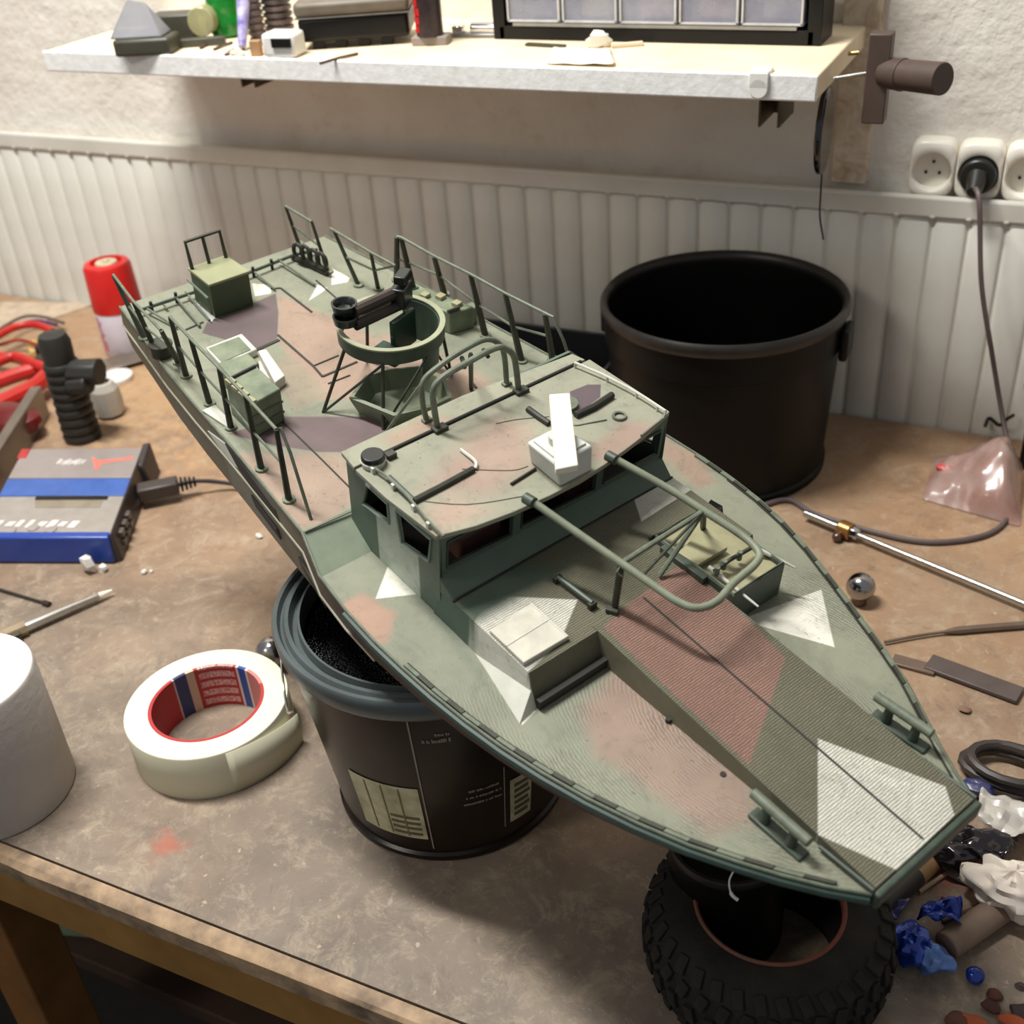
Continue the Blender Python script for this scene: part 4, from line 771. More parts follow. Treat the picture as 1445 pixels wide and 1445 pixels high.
crumple('navy_scrap', (1378, 1112), 0.006, 0.008, (1.6, 0.9, 0.6), mat('navy', (52, 54, 96), 0.35), 'dark navy cloth scrap beside the coiled cable', 'scrap', 36)
crumple('blue_plug', (1444, 1152), 0.010, 0.010, (1.2, 1, 0.8), M_bf, 'blue plastic plug cut by the right frame edge', 'plug', 37, 0.05)
# tube and wooden stick
a, b = vn(G((1335, 1335), 0.0085)), vn(G((1440, 1262), 0.0085))
mb = MB(); mb.cyl(a, b, 0.0085, n=24); o = mb.build('brown_tube', mat('tube_brown', (130, 108, 92), 0.55, var=0.1), bevel=0.001); tag(o, 'grey brown tube ending under the white tissue', 'tube')
a, b = vn(G((1330, 1300), 0.002)), vn(G((1402, 1268), 0.002)); mb = MB(); mb.cyl(a, b, 0.0013, n=8); o = mb.build('thin_stick', mat('tan_stick', (96, 76, 58), 0.6)); o.location.z=-0.0006; tag(o, 'thin dark stick parallel to the brown tube', 'stick')
pb = thing('paint_brush', 'wooden handled brush with a dark ferrule under the bow tip', 'brush', G((1290, 1255)))
a, b = vn(G((1336, 1196), 0.0075)), vn(G((1228, 1290), 0.0075)); d = b - a
mb = MB(); mb.tube([a, a + d * 0.1, a + d * 0.45], [0.003, 0.0065, 0.0072], 16); own(pb, mb).build('handle', mat('brush_wood', (178, 138, 92), 0.5, var=0.1), pb)
mb = MB(); mb.tube([a + d * 0.43, a + d * 0.9], [0.0075, 0.0078], 18); own(pb, mb).build('ferrule', mat('ferrule_dark', (70, 66, 62), 0.4, 0.3), pb)
a, b = vn(G((1296, 1258), 0.002)), vn(G((1342, 1228), 0.002)); mb = MB(); mb.cyl(a, b, 0.002, 0.0012, n=8); o = mb.build('match_stick', mat('light_wood', (206, 170, 136), 0.6)); tag(o, 'pale little stick just right of the brush', 'stick')
for i, (px, r, cc) in enumerate((((1405, 1405), 0.004, (84, 40, 28)), ((1398, 1420), 0.0045, (70, 30, 24)), ((1442, 1392), 0.003, (60, 40, 36)), ((1352, 1441), 0.006, (92, 52, 40)), ((1372, 1442), 0.0055, (172, 84, 40)), ((1428, 1442), 0.006, (176, 80, 38)), ((1443, 1428), 0.006, (50, 34, 34)), ((1362, 980 + 22), 0.004, (132, 100, 78)), ((1330, 1190 + 78), 0.0014, (80, 40, 34)))):
    crumple('rust_chip', px, r * 0.35, r, (1.3, 0.9, 0.35), mat('chip%d' % i, cc, 0.7), ['dark red flake above the lower right corner', 'dark red flake just below the other flake', 'small dark flake at the right edge low down', 'brown chip at the bottom edge left of the orange ones', 'orange chip at the bottom edge, left one', 'orange chip at the bottom edge, right one', 'dark chip in the bottom right corner', 'round brown spot of glue above the bow tip', 'tiny dark speck in the red dust'][i], 'chip', 50 + i, 0.55, 9, 5)
# black tray with parts between boat and radiator
tr = thing('black_tray', 'black plastic tray of dark parts behind the boat rails', 'tray', (-0.49, 1.03, 0))
A, Bq, Cq, Dq = [vn(G(p, 0.05)) for p in ((640, 452), (905, 505), (870, 470), (640, 420))]
x0, x1, y0, y1 = -0.645, -0.405, 0.965, 1.09
mb = MB()
for (cx, cy, sx, sy) in (((x0 + x1) / 2, y0, x1 - x0, 0.004), ((x0 + x1) / 2, y1, x1 - x0, 0.004), (x0, (y0 + y1) / 2, 0.004, y1 - y0), (x1, (y0 + y1) / 2, 0.004, y1 - y0)): mb.box((cx, cy, 0.034), (sx, sy, 0.066))
mb.box(((x0 + x1) / 2, (y0 + y1) / 2, 0.002), (x1 - x0, y1 - y0, 0.003)); own(tr, mb).build('tray_body', mat('tray_blue_black', (40, 40, 46), 0.4), tr, bevel=0.001)
rnd = random.Random(4)
for k in range(12):
    mb = MB(); cx = rnd.uniform(x0 + 0.025, x1 - 0.025); cy = rnd.uniform(y0 + 0.025, y1 - 0.025)
    if k % 2: mb.box((cx, cy, 0.014), (rnd.uniform(0.015, 0.035), 0.016, 0.018), rnd.uniform(0, 3))
    else: mb.cyl((cx, cy, 0.004), (cx + 0.01, cy + 0.006, 0.03), 0.007, n=14)
    o = mb.build('loose_part', mat('part%d' % (k % 4), ((54, 48, 44), (88, 78, 60), (46, 46, 50), (120, 104, 84))[k % 4], 0.5), bevel=0.0008); tag(o, 'small ' + ('blocky ' if k % 2 else 'round ') + ('brown', 'olive', 'black', 'tan')[k % 4] + ' hardware piece in the black tray behind the boat', 'part', 'loose parts in the black tray')

# ================================================================== THE MODEL BOAT (boat coordinates: forward, port, up)
boat = thing('model_boat', 'camouflaged model patrol boat with railings resting on the black bucket', 'model boat', BO)
boat.rotation_mode = 'QUATERNION'
boat.rotation_quaternion = Matrix([[BU[j][i] for j in range(3)] for i in range(3)]).to_quaternion()
def wd(u): return -0.010 + 0.007 * min(1, max(0, (u + 0.16) / 0.16))     # fore deck height
AW = 0.006                                                              # aft deck height
def bp(px, w): return tuple(float(x) for x in B(px, w))
def PL(pts, w): return [B(p, w)[:2] for p in pts]
S_aft = [B(p, AW) for p in ((184, 447), (211, 488), (246, 548), (284, 579), (309, 606), (363, 674), (397, 720), (427, 752))]
S_for = [B(p, -0.010 if p[0] < 800 else (-0.007 if p[0] < 1050 else -0.004)) for p in ((452, 817), (500, 880), (560, 935), (620, 990), (700, 1050), (800, 1110), (900, 1165), (1000, 1205), (1100, 1235), (1180, 1255), (1235, 1265))]
P_for = [B(p, -0.010 if p[0] < 1180 else (-0.007 if p[0] < 1290 else -0.004)) for p in ((940, 612), (1020, 665), (1080, 710), (1140, 770), (1200, 850), (1260, 930), (1300, 1000), (1340, 1085), (1372, 1130))]
US = [-0.655, -0.61, -0.56, -0.51, -0.46, -0.41, -0.355, -0.332, -0.30, -0.27, -0.245, -0.22, -0.195, -0.17, -0.145, -0.12, -0.095, -0.07, -0.05, -0.032, -0.015, 0.0]
sa = sorted([(p[0], -p[1]) for p in S_aft] + [(p[0], -p[1]) for p in S_for]); pf_ = sorted([(p[0], p[1]) for p in P_for])
bS = np.interp(US, [a for a, b in sa], [b for a, b in sa])
bP = np.array([np.interp(u, [a for a, b in pf_], [b for a, b in pf_]) if u > -0.305 else 0 for u in US])
k0 = US.index(-0.30)
for i in range(k0): bP[i] = bS[i] * (1 + (bP[k0] / bS[k0] - 1) * (US[i] + 0.655) / 0.355)
def smooth(a):
    b = a.copy(); b[1:-1] = (a[:-2] + 2 * a[1:-1] + a[2:]) / 4; return b
bS, bP = smooth(bS), smooth(bP)
def edge(u, side): return float(np.interp(u, US, bS) * -1 if side < 0 else np.interp(u, US, bP))
def deckw(u): return AW if u <= -0.354 else (wd(u) if u >= -0.331 else AW + (u + 0.355) / 0.024 * (wd(-0.33) - AW))
chine = lambda u: np.interp(u, [-0.655, -0.55, -0.45, -0.36, -0.25, -0.12, 0], [-0.030, -0.038, -0.044, -0.046, -0.036, -0.027, -0.013])
keel = lambda u: np.interp(u, [-0.655, -0.45, -0.33, -0.24, -0.13, -0.06, 0], [-0.052, -0.056, -0.054, -0.0515, -0.049, -0.040, -0.017])
inset = lambda u: np.interp(u, [-0.655, -0.35, -0.2, -0.1, 0], [0.0, 0.002, 0.008, 0.014, 0.004])
hullm = camo('hull_paint', (104, 98, 80), [([( -0.47, -0.2), (-0.40, -0.2), (-0.40, 0), (-0.47, 0)], (120, 118, 106), 0.004), ([(-0.36, -0.2), (-0.10, -0.2), (-0.10, 0), (-0.36, 0)], (84, 66, 56), 0.02)])
mb = MB(); vs = []
for i, u in enumerate(US):
    w0 = deckw(u); c_, k_, n_ = float(chine(u)), float(keel(u)), float(inset(u)); kn = w0 - 0.016 * min(1, (w0 - c_) / 0.03)
    ci = n_ + 0.002
    vs += [(u, -bS[i], w0), (u, -bS[i] - 0.0008, kn), (u - 0.0, -bS[i] + ci, c_), (u, -0.3 * bS[i], (c_ + k_) / 2), (u, 0, k_), (u, 0.3 * bP[i], (c_ + k_) / 2), (u, bP[i] - ci, c_), (u, bP[i] + 0.0008, kn), (u, bP[i], w0)]
K = len(US); fs = [(9 * i + j, 9 * i + j + 1, 9 * i + 10 + j, 9 * i + 9 + j) for i in range(K - 1) for j in range(8)]
fs += [tuple(range(9)), tuple(range(9 * (K - 1), 9 * K))]
mb.add(vs, fs); hull = mb.build('hull', hullm, boat, angle=28)
# paint maps, measured on the photograph
deck_polys = [
    ([B(p, -0.007)[:2] for p in ((1045, 870), (1160, 828), (1178, 912))], WHITE, 0.0004),
    (PL([(548, 797), (530, 845), (593, 838), (575, 815)], -0.010), (208, 206, 192), 0.0004),
    (PL([(672, 922), (737, 1021), (756, 1002), (700, 940)], -0.009), (206, 204, 190), 0.0005),
    (PL([(480, 850), (512, 838), (558, 866), (548, 905), (520, 914), (498, 885)], -0.010), (156, 126, 108), 0.003),
    (PL([(820, 1000), (880, 930), (1000, 1030), (1060, 1110), (1062, 1165), (1000, 1180), (950, 1130), (840, 1060)], -0.008), PINK, 0.005),
    (PL([(940, 620), (985, 640), (1010, 680), (985, 690), (930, 640)], -0.010), (140, 120, 104), 0.004),
    (PL([(640, 900), (600, 830), (560, 800), (620, 870)], -0.010), (96, 108, 94), 0.006)]
aft_polys = [
    (PL([(393, 415), (440, 440), (500, 470), (540, 480), (540, 560), (450, 565), (436, 520), (393, 480)], AW), (146, 124, 108), 0.003),
    (PL([(540, 470), (650, 510), (700, 545), (640, 600), (560, 570), (500, 540)], AW), (146, 126, 110), 0.004),
    (PL([(400, 500), (432, 520), (460, 555), (420, 580), (380, 540)], AW), (134, 124, 106), 0.003),
    (PL([(330, 640), (480, 640), (512, 690), (470, 738), (420, 748), (360, 690)], AW), (146, 126, 110), 0.004),
    (PL([(285, 470), (292, 455), (389, 414), (393, 440), (391, 478), (362, 492), (345, 472)], AW), VIOLET, 0.0005),
    (PL([(322, 612), (400, 588), (560, 588), (590, 605), (520, 638), (450, 638), (385, 628)], AW), (100, 84, 84), 0.0008),
    (PL([(360, 520), (372, 500), (404, 540), (392, 552)], AW), (206, 202, 192), 0.0006),
    (PL([(272, 430), (292, 408), (304, 448), (296, 456)], AW), (206, 206, 200), 0.0006),
    (PL([(356, 400), (384, 402), (382, 414), (360, 418)], AW), (206, 204, 188), 0.0006),
    (PL([(436, 424), (448, 402), (462, 406), (455, 412)], AW), WHITE, 0.0004),
    (PL([(468, 378), (494, 392), (490, 398), (468, 402)], AW), WHITE, 0.0004)]
roof_polys = [
    (PL([(628, 650), (700, 590), (745, 600), (750, 660), (690, 700), (600, 690)], 0.056), (148, 128, 114), 0.008),
    (PL([(825, 640), (880, 595), (930, 598), (905, 622), (850, 655)], 0.056), (148, 128, 114), 0.004),
    (PL([(620, 755), (690, 722), (640, 700), (600, 720)], 0.056), (154, 134, 118), 0.006),
    (PL([(560, 630), (640, 590), (600, 586), (540, 618)], 0.056), (150, 130, 112), 0.004),
    (PL([(804, 553), (829, 543), (848, 543), (847, 561), (812, 586)], 0.056), (86, 74, 78), 0.0003)]
trunk_polys = [
    (PL([(905, 853), (850, 893), (1057, 1078), (1075, 965), (1108, 930), (1035, 860), (960, 805), (930, 825)], 0.006), (136, 104, 92), 0.0006),
    ([B(p, 0.002)[:2] for p in ((1153, 1046), (1154, 1178), (1268, 1225), (1348, 1147), (1335, 1108))], WHITE, 0.0003),
    (PL([(693, 841), (667, 881), (738, 954), (790, 905), (815, 846)], 0.011), WHITE, 0.0005),
    ([(-0.235, -0.084), (-0.183, -0.084), (-0.176, -0.10), (-0.235, -0.10)], (190, 192, 178), 0.0006),
    (PL([(889, 690), (950, 674), (986, 686), (905, 738)], 0.010), WHITE, 0.0004),
    (PL([(642, 847), (721, 794), (800, 800), (693, 841), (667, 881)], 0.011), (84, 100, 86), 0.004),
    ([(-0.27, -0.083), (-0.236, -0.083), (-0.236, -0.10), (-0.27, -0.10)], (74, 92, 80), 0.0006)]
side_polys = [([(-0.322, -0.08), (-0.281, -0.08), (-0.281, -0.1), (-0.322, -0.1)], (168, 178, 164), 0.0006)]
M_fd = camo('foredeck_paint', GREEN, deck_polys, dict(type='RINGS', off=(0.10, 0.02, 0), sc=(1, 1.6, 0), scale=110, dist=6.0, u0=-0.24, fade=0.10, dark=0.40, nz=1))
M_ad = camo('aft_deck_paint', GREEN, aft_polys)
M_rf = camo('roof_paint', (138, 138, 120), roof_polys)
M_tk = camo('trunk_paint', (104, 102, 84), trunk_polys, dict(scale=215, dist=3.0, u0=-0.262, fade=0.045, dark=0.66))
M_wh = camo('wheelhouse_paint', (88, 104, 90), side_polys)
M_dk = mat('dark_green_paint', DKGREEN, 0.5, var=0.2, scale=120); M_md = mat('rail_paint', (104, 112, 94), 0.5, var=0.2, scale=150); M_post = mat('post_paint', (52, 54, 40), 0.55, var=0.25, scale=150)
M_seam = mat('seam_dark', (38, 36, 30), 0.6); M_crate = mat('crate_paint', (120, 128, 104), 0.5, var=0.15, scale=60, c2=(84, 96, 76)); M_tan = mat('tan_paint', (150, 146, 112), 0.5, var=0.12)
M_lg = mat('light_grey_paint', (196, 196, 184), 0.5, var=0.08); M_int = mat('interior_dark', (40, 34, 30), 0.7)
# decks
def deck(name, us, m_, inner=0.0):
    mb = MB(); vs = []; n = 7
    for u in us:
        a, b_ = edge(u, -1) + inner, edge(u, 1) - inner
        vs += [(u, a + (b_ - a) * j / (n - 1), deckw(u) + 0.0) for j in range(n)]
        vs += [(u, a + (b_ - a) * j / (n - 1), deckw(u) - 0.0025) for j in range(n)]
    L = 2 * n; fs = []
    for i in range(len(us) - 1):
        for j in range(n - 1):
            fs += [(L * i + j, L * i + j + 1, L * (i + 1) + j + 1, L * (i + 1) + j), (L * i + n + j, L * (i + 1) + n + j, L * (i + 1) + n + j + 1, L * i + n + j + 1)]
        fs += [(L * i, L * (i + 1), L * (i + 1) + n, L * i + n), (L * i + n - 1, L * i + L - 1, L * (i + 1) + L - 1, L * (i + 1) + n - 1)]
    fs += [(0, n, n + j2 + 1, j2 + 1) for j2 in ()]
    mb.add(vs, fs); return mb.build(name, m_, boat, angle=20)
deck('aft_deck', [u for u in US if u <= -0.355], M_ad)
deck('step_deck', [-0.355, -0.331], mat('step_paint', (134, 144, 124), 0.55, var=0.1))
deck('foredeck', [-0.331] + [u for u in US if u > -0.331], M_fd)
# superstructure: low trunk cabin
VS_, VP_ = -0.0835, 0.0865
mb = MB(); mb.hexa([(-0.352, VS_ - 0.002, -0.014), (-0.179, VS_ - 0.003, -0.014), (-0.179, VP_ + 0.002, -0.014), (-0.352, VP_ + 0.002, -0.014)], [(-0.262, VS_, 0.0115), (-0.186, VS_, 0.0105), (-0.186, VP_, 0.0105), (-0.262, VP_, 0.0115)])
mb.v[0] = (-0.268, VS_ - 0.002, -0.014); mb.v[3] = (-0.268, VP_ + 0.002, -0.014)
trunk = mb.build('trunk_cabin', M_tk, boat, smooth=False)
mb = MB(); mb.add([(-0.232, -0.0845, -0.0102), (-0.176, -0.0975, -0.0098), (-0.1785, -0.084, -0.0098), (-0.183, -0.0840, 0.001)], [(0, 1, 2), (0, 3, 1), (1, 3, 2), (0, 2, 3)]); mb.build('side_fillet', M_lg, boat, smooth=False)
mb = MB(); mb.box((-0.1775, -0.026, -0.0065), (0.003, 0.116, 0.006)); mb.build('front_lip', M_seam, boat)
# bow ramp
mb = MB(); mb.hexa([(-0.190, -0.0362, -0.013), (0.001, -0.0375, -0.0125), (0.001, 0.0375, -0.0125), (-0.190, 0.0362, -0.013)], [(-0.190, -0.0362, 0.0112), (0.0, -0.0375, 0.0002), (0.0, 0.0375, 0.0002), (-0.190, 0.0362, 0.0112)]); rampo = mb.build('bow_ramp', M_tk, boat, smooth=False)
mb = MB(); mb.box((0.0022, 0, -0.0058), (0.004, 0.079, 0.0105)); mb.build('bow_lip', M_dk, boat, bevel=0.0012)
rw = lambda u: 0.0002 - 0.011 * u / 0.190
mb = MB(); mb.hexa([(-0.188, -0.0006, rw(-0.188) - 0.001), (-0.002, -0.0006, rw(0) - 0.001), (-0.002, 0.0006, rw(0) - 0.001), (-0.188, 0.0006, rw(-0.188) - 0.001)], [(-0.188, -0.0006, rw(-0.188) + 0.0003), (-0.002, -0.0006, rw(0) + 0.0003), (-0.002, 0.0006, rw(0) + 0.0003), (-0.188, 0.0006, rw(-0.188) + 0.0003)]); mb.build('ramp_seam', M_seam, rampo)
for s_ in (-1, 1):
    mb = MB(); mb.tube([(-0.03, s_ * 0.0392, -0.0015), (0.0, s_ * 0.039, 0.0)], 0.0011, 8); mb.build('ramp_hinge', M_dk, boat)
# wheelhouse walls with window openings
def wall(name, outer, holes, nvec, parent=boat, m_=M_wh, th=0.0016):
    """outer quad [rear-bottom, front-bottom, front-top, rear-top]; holes = quads in the same order, side by side along the wall"""
    mb = MB(); O4 = [Vector(p) for p in outer]; H = [[Vector(p) for p in h] for h in holes]; nv = Vector(nvec).normalized() * th
    polys = []; lb, lt = O4[0], O4[3]
    cuts = []
    for i in range(len(H) - 1):
        t = 0.5; cb = (H[i][1] + H[i + 1][0]) / 2; ct = (H[i][2] + H[i + 1][3]) / 2
        mid = (cb + ct) / 2; f_ = ((mid - O4[0]).dot(O4[1] - O4[0])) / (O4[1] - O4[0]).length_squared
        cuts.append((O4[0].lerp(O4[1], f_), O4[3].lerp(O4[2], f_)))
    cells = []
    prev = (O4[0], O4[3])
    for c_ in cuts + [(O4[1], O4[2])]: cells.append((prev[0], c_[0], c_[1], prev[1])); prev = c_
    for cell, h in zip(cells, H):
        vs = list(cell) + h; vs2 = [v - nv for v in vs]; fs = []
        for a, b_ in ((0, 1), (1, 2), (2, 3), (3, 0)): fs += [(a, b_, 4 + b_, 4 + a), (8 + a, 12 + a, 12 + b_, 8 + b_), (4 + a, 4 + b_, 12 + b_, 12 + a)]
        mb.add(vs + vs2, fs)
    return mb.build(name, m_, parent, smooth=False)
def bx2(px, v): q = Bax(px, 1, v); return (float(q[0]), v, float(q[2]))
vS = -0.0842
h1 = [bx2((513, 710), vS), bx2((550, 738), vS), bx2((548, 711), vS), bx2((518, 683), vS)]
h2 = [bx2((568, 766), vS), bx2((606, 792), vS), bx2((609, 761), vS), bx2((560, 719), vS)]
wS = wall('side_wall', [(-0.350, vS, -0.014), (-0.262, vS, -0.014), (-0.2605, vS, 0.0535), (-0.350, vS, 0.0535)], [h1, h2], (0, -1, 0))
vP = 0.0860
mir = lambda h: [(p[0], vP, p[2]) for p in h]
wP = wall('side_wall', [(-0.350, vP, -0.014), (-0.262, vP, -0.014), (-0.2605, vP, 0.0535), (-0.350, vP, 0.0535)], [mir(h1), mir(h2)], (0, 1, 0))
uF = -0.2606
fh = []
for a, b_ in ((-0.079, -0.034), (-0.027, 0.029), (0.036, 0.080)): fh.append([(uF - 0.001, a, 0.0265), (uF - 0.001, b_, 0.0245 if b_ < 0.05 else 0.0265), (uF, b_, 0.045), (uF, a, 0.045)])
wF = wall('front_wall', [(uF - 0.002, vS, 0.0205), (uF - 0.002, vP, 0.0205), (uF, vP, 0.0535), (uF, vS, 0.0535)], fh, (1, 0, 0))
mb = MB(); mb.hexa([(-0.350, vS + 0.001, -0.014), (-0.348, vS + 0.001, -0.014), (-0.348, vP - 0.001, -0.014), (-0.350, vP - 0.001, -0.014)], [(-0.350, vS + 0.001, 0.0535), (-0.348, vS + 0.001, 0.0535), (-0.348, vP - 0.001, 0.0535), (-0.350, vP - 0.001, 0.0535)]); mb.build('rear_wall', M_wh, boat, smooth=False)
mb = MB(); mb.add([(-0.2630, vS, 0.010), (-0.250, vS + 0.001, 0.0108), (-0.250, vP - 0.001, 0.0108), (-0.2630, vP, 0.010), (-0.2628, vS, 0.0215), (-0.2628, vP, 0.0215)], [(0, 1, 4), (1, 2, 5, 4), (2, 3, 5), (0, 3, 2, 1), (0, 4, 5, 3)]); mb.build('windscreen_sill', M_wh, boat, smooth=False)
mb = MB(); mb.tube([(-0.2500, vS, 0.0118), (-0.2515, vP, 0.0118)], 0.0007, 6); mb.build('sill_seam', M_seam, boat)
def frame4(name, h, parent, m_=M_wh, r=0.0011, off=(0, 0, 0)):
    mb = MB(); mb.tube([Vector(p) + Vector(off) for p in h], r, 6, closed=True); return mb.build(name, m_, parent)
M_frm = mat('frame_paint', (134, 150, 134), 0.5, var=0.15)
for h in (h1, h2): frame4('window_frame', h, wS, M_frm, off=(0, -0.0003, 0))
for h in (h1, h2): frame4('window_frame', mir(h), wP, M_dk, off=(0, 0.0003, 0))
for h in fh: frame4('window_frame', h, wF, M_dk, off=(0.0003, 0, 0))
mb = MB(); mb.box((-0.306, 0.001, 0.008), (0.084, 0.160, 0.002)); mb.build('cabin_floor', M_int, boat)
for v in (-0.045, 0.035):
    mb = MB(); mb.box((-0.285, v, 0.017), (0.02, 0.03, 0.018)); mb.box((-0.296, v, 0.030), (0.006, 0.028, 0.022)); mb.build('cabin_seat', mat('seat_brown', (104, 72, 62), 0.6), boat, bevel=0.002)
# roof
roofpts = [(-0.2580, -0.0875), (-0.2515, -0.066), (-0.2480, -0.044), (-0.2462, -0.020), (-0.2458, 0.002), (-0.2475, 0.022), (-0.2500, 0.040), (-0.2535, 0.060), (-0.2605, 0.0865), (-0.3315, 0.0865), (-0.3305, -0.0900), (-0.300, -0.0905)]
mb = MB(); mb.prism(roofpts, 0.0530, 0.0562); roof = mb.build('roof', M_rf, boat, bevel=0.0006, smooth=False)
mb = MB(); mb.prism([(-0.3335, -0.089), (-0.3340, 0.085), (-0.3440, 0.083), (-0.3510, 0.0), (-0.3500, -0.087)], 0.0522, 0.0553); mb.build('rear_roof', M_rf, boat, bevel=0.0006, smooth=False)
mb = MB(); mb.tube([(-0.3322, -0.080, 0.0566), (-0.3325, 0.080, 0.0566)], 0.0011, 8); mb.build('roof_rod', M_seam, roof)
def rod_(name, pts, r, parent=boat, m_=M_md, n=8, sp=0):
    mb = MB(); mb.tube(spline(pts, sp) if sp else pts, r, n); return mb.build(name, m_, parent)
W6 = 0.0575
rod_('roof_rail', [bp((549, 673), W6), bp((584, 706), W6)], 0.0015, roof, M_dk)
rod_('roof_rail', [bp((584, 707), W6), bp((628, 684), W6), bp((668, 662), W6)], 0.0020, roof, M_post)
rod_('roof_hook', [bp((671, 661), W6), bp((672, 654), W6 + .001), bp((668, 648), W6 + .001), bp((655, 638), W6), bp((650, 634), W6)], 0.0010, roof, M_lg, 6, 4)
# side rails along roof edges
for pts, nm in ((((517, 652), (545, 672), (575, 700), (602, 732), (626, 757)), -1),):
    tp_ = [bp(p, 0.0595) for p in pts]; rod_('roof_edge_rail', tp_, 0.0009, roof, M_md, 6)
    for t in (0.1, 0.35, 0.6, 0.8): 
        i = t * (len(tp_) - 1); k = int(i); q = Vector(tp_[k]).lerp(Vector(tp_[k + 1]), i - k); mb = MB(); mb.box((q.x, q.y - 0.001, 0.0565), (0.0022, 0.002, 0.007)); mb.build('rail_stud', M_lg, roof)
tp_ = [bp(p, 0.060) for p in ((812, 512), (850, 528), (887, 547), (912, 562), (939, 580))]
rod_('roof_edge_rail', tp_, 0.0008, roof, M_lg, 6); rod_('roof_edge_rail', [bp((939, 580), 0.060), bp((936, 590), 0.0575), bp((905, 615), 0.057)], 0.0009, roof, M_md, 6)
for t in (0.0, 0.3, 0.62, 0.9):
    i = t * (len(tp_) - 1); k = int(i); q = Vector(tp_[k]).lerp(Vector(tp_[min(k + 1, 4)]), i - k); mb = MB(); mb.cyl((q.x, q.y, 0.0555), (q.x, q.y, 0.0602), 0.0009, n=6); mb.build('rail_stud', M_lg, roof)
# round lamp on the aft starboard corner
q = bp((527, 655), 0.0560)
lamp = None
mb = MB(); mb.cyl((q[0], q[1], 0.0555), (q[0] , q[1], 0.0600), 0.0062, 0.0075, 24); lamp = mb.build('roof_lamp', M_lg, roof, bevel=0.0006)
mb = MB(); mb.cyl((q[0], q[1], 0.0600), (q[0], q[1], 0.0632), 0.0070, 0.0066, 24); mb.build('lamp_lens', mat('lens_black', (22, 24, 24), 0.3), lamp, bevel=0.0006)
mb = MB(); mb.box((q[0] + 0.001, q[1] + 0.011, 0.0575), (0.005, 0.006, 0.004)); mb.build('lamp_plug', M_post, lamp, bevel=0.0005)
# radar base and flat white antenna
cb = [bp((748, 652), 0.056), bp((791, 688), 0.056), bp((836, 664), 0.056), bp((790, 632), 0.056)]
ct = [bp((743, 623), 0.0735), bp((784, 656), 0.0735), bp((837, 628), 0.0735), bp((790, 599), 0.0735)]
mb = MB(); mb.hexa(cb, ct); rad_b = mb.build('radar_base', mat('radar_grey', (196, 200, 192), 0.5, var=0.06), boat, bevel=0.0015)
mb = MB(); s4 = [bp((775, 556), 0.084), bp((804, 554), 0.084), bp((816, 656), 0.084), bp((784, 662), 0.084)]; mb.hexa([(p[0], p[1], p[2] - 0.0045) for p in s4], s4); mb.build('radar_antenna', mat('antenna_white', (224, 217, 200), 0.5, var=0.02), boat, bevel=0.0006)
mb = MB(); c_ = (sum(p[0] for p in ct) / 4, sum(p[1] for p in ct) / 4); mb.cyl((c_[0], c_[1], 0.0725), (c_[0], c_[1], 0.0797), 0.006, n=16); mb.build('radar_post', M_lg, rad_b)
mb = MB(); tt = [Vector(p) for p in ct]; cen = sum(tt, Vector()) / 4; ins = [cen + (p - cen) * 0.8 for p in tt]; mb.hexa(ins, [p + Vector((0, 0, 0.0014)) for p in ins]); mb.build('radar_lid', mat('radar_grey', (196, 200, 192), 0.5), rad_b, bevel=0.0004)
rod_('roof_lever', [bp((721, 683), 0.0572), bp((756, 661), 0.0572)], 0.0009, roof, M_seam, 6)
rod_('roof_bar', [bp((812, 586), 0.0580), bp((838, 574), 0.0580), bp((864, 557), 0.0580)], 0.0022, roof, M_seam)
rod_('roof_bar', [bp((745, 577), 0.0575), bp((760, 588), 0.0575), bp((775, 598), 0.0575)], 0.0020, roof, M_seam)
mb = MB(); q = bp((798, 573), 0.0565); mb.lathe([(0.003, 0), (0.0075, 0), (0.0075, 0.003), (0.003, 0.003)], (q[0], q[1], 0.0562), 20, closed=True); mb.build('roof_fitting', M_md, roof)
mb = MB(); q = bp((874, 588), 0.0565); mb.lathe([(0.0032, 0), (0.0046, 0.0006), (0.0042, 0.0016), (0.0030, 0.0014)], (q[0], q[1], 0.0562), 20, closed=True); mb.build('roof_ring', M_md, roof)
rod_('roof_wire', [bp((856, 592), 0.0568), bp((830, 597), 0.0566), bp((812, 600), 0.0566), bp((800, 596), 0.0566)], 0.0004, roof, M_md, 5, 4)
for pts in (((652, 662), (720, 664), (745, 658)), ((585, 706), (660, 712), (740, 700)), ((700, 598), (730, 592), (775, 588))):
    rod_('roof_scribe', [bp(p, 0.0563) for p in pts], 0.00035, roof, mat('scribe', (92, 88, 72), 0.6), 5, 4)
# two hoops over the roof rear
def hoop(px, u, r, name='roof_hoop'):
    P = []
    for p in px: q = Bax(p, 0, u); P.append((u, float(q[1]), float(q[2])))
    P[0] = (u, P[0][1], 0.055); P[-1] = (u, P[-1][1], 0.055); return P
HF = hoop([(618, 612), (612.6, 575), (611.5, 550), (624, 533), (657, 513), (697, 492), (713, 492), (726, 506), (732, 556)], -0.3325, 0)
HR = hoop([(603, 606), (596, 564.6), (598, 537), (622, 515), (657, 492), (686, 479), (705, 486), (712, 504), (715, 545)], -0.3430, 0)
hp_f = rod_('roof_hoop', HF, 0.0019, boat, M_md, 10, 5); hp_r = rod_('roof_hoop', HR, 0.0017, boat, M_md, 10, 5)
for P in (HF[0], HF[-1]): mb = MB(); mb.box((P[0] + 0.002, P[1], 0.0572), (0.006, 0.009, 0.003)); mb.build('hoop_foot', M_post, hp_f, bevel=0.0005)
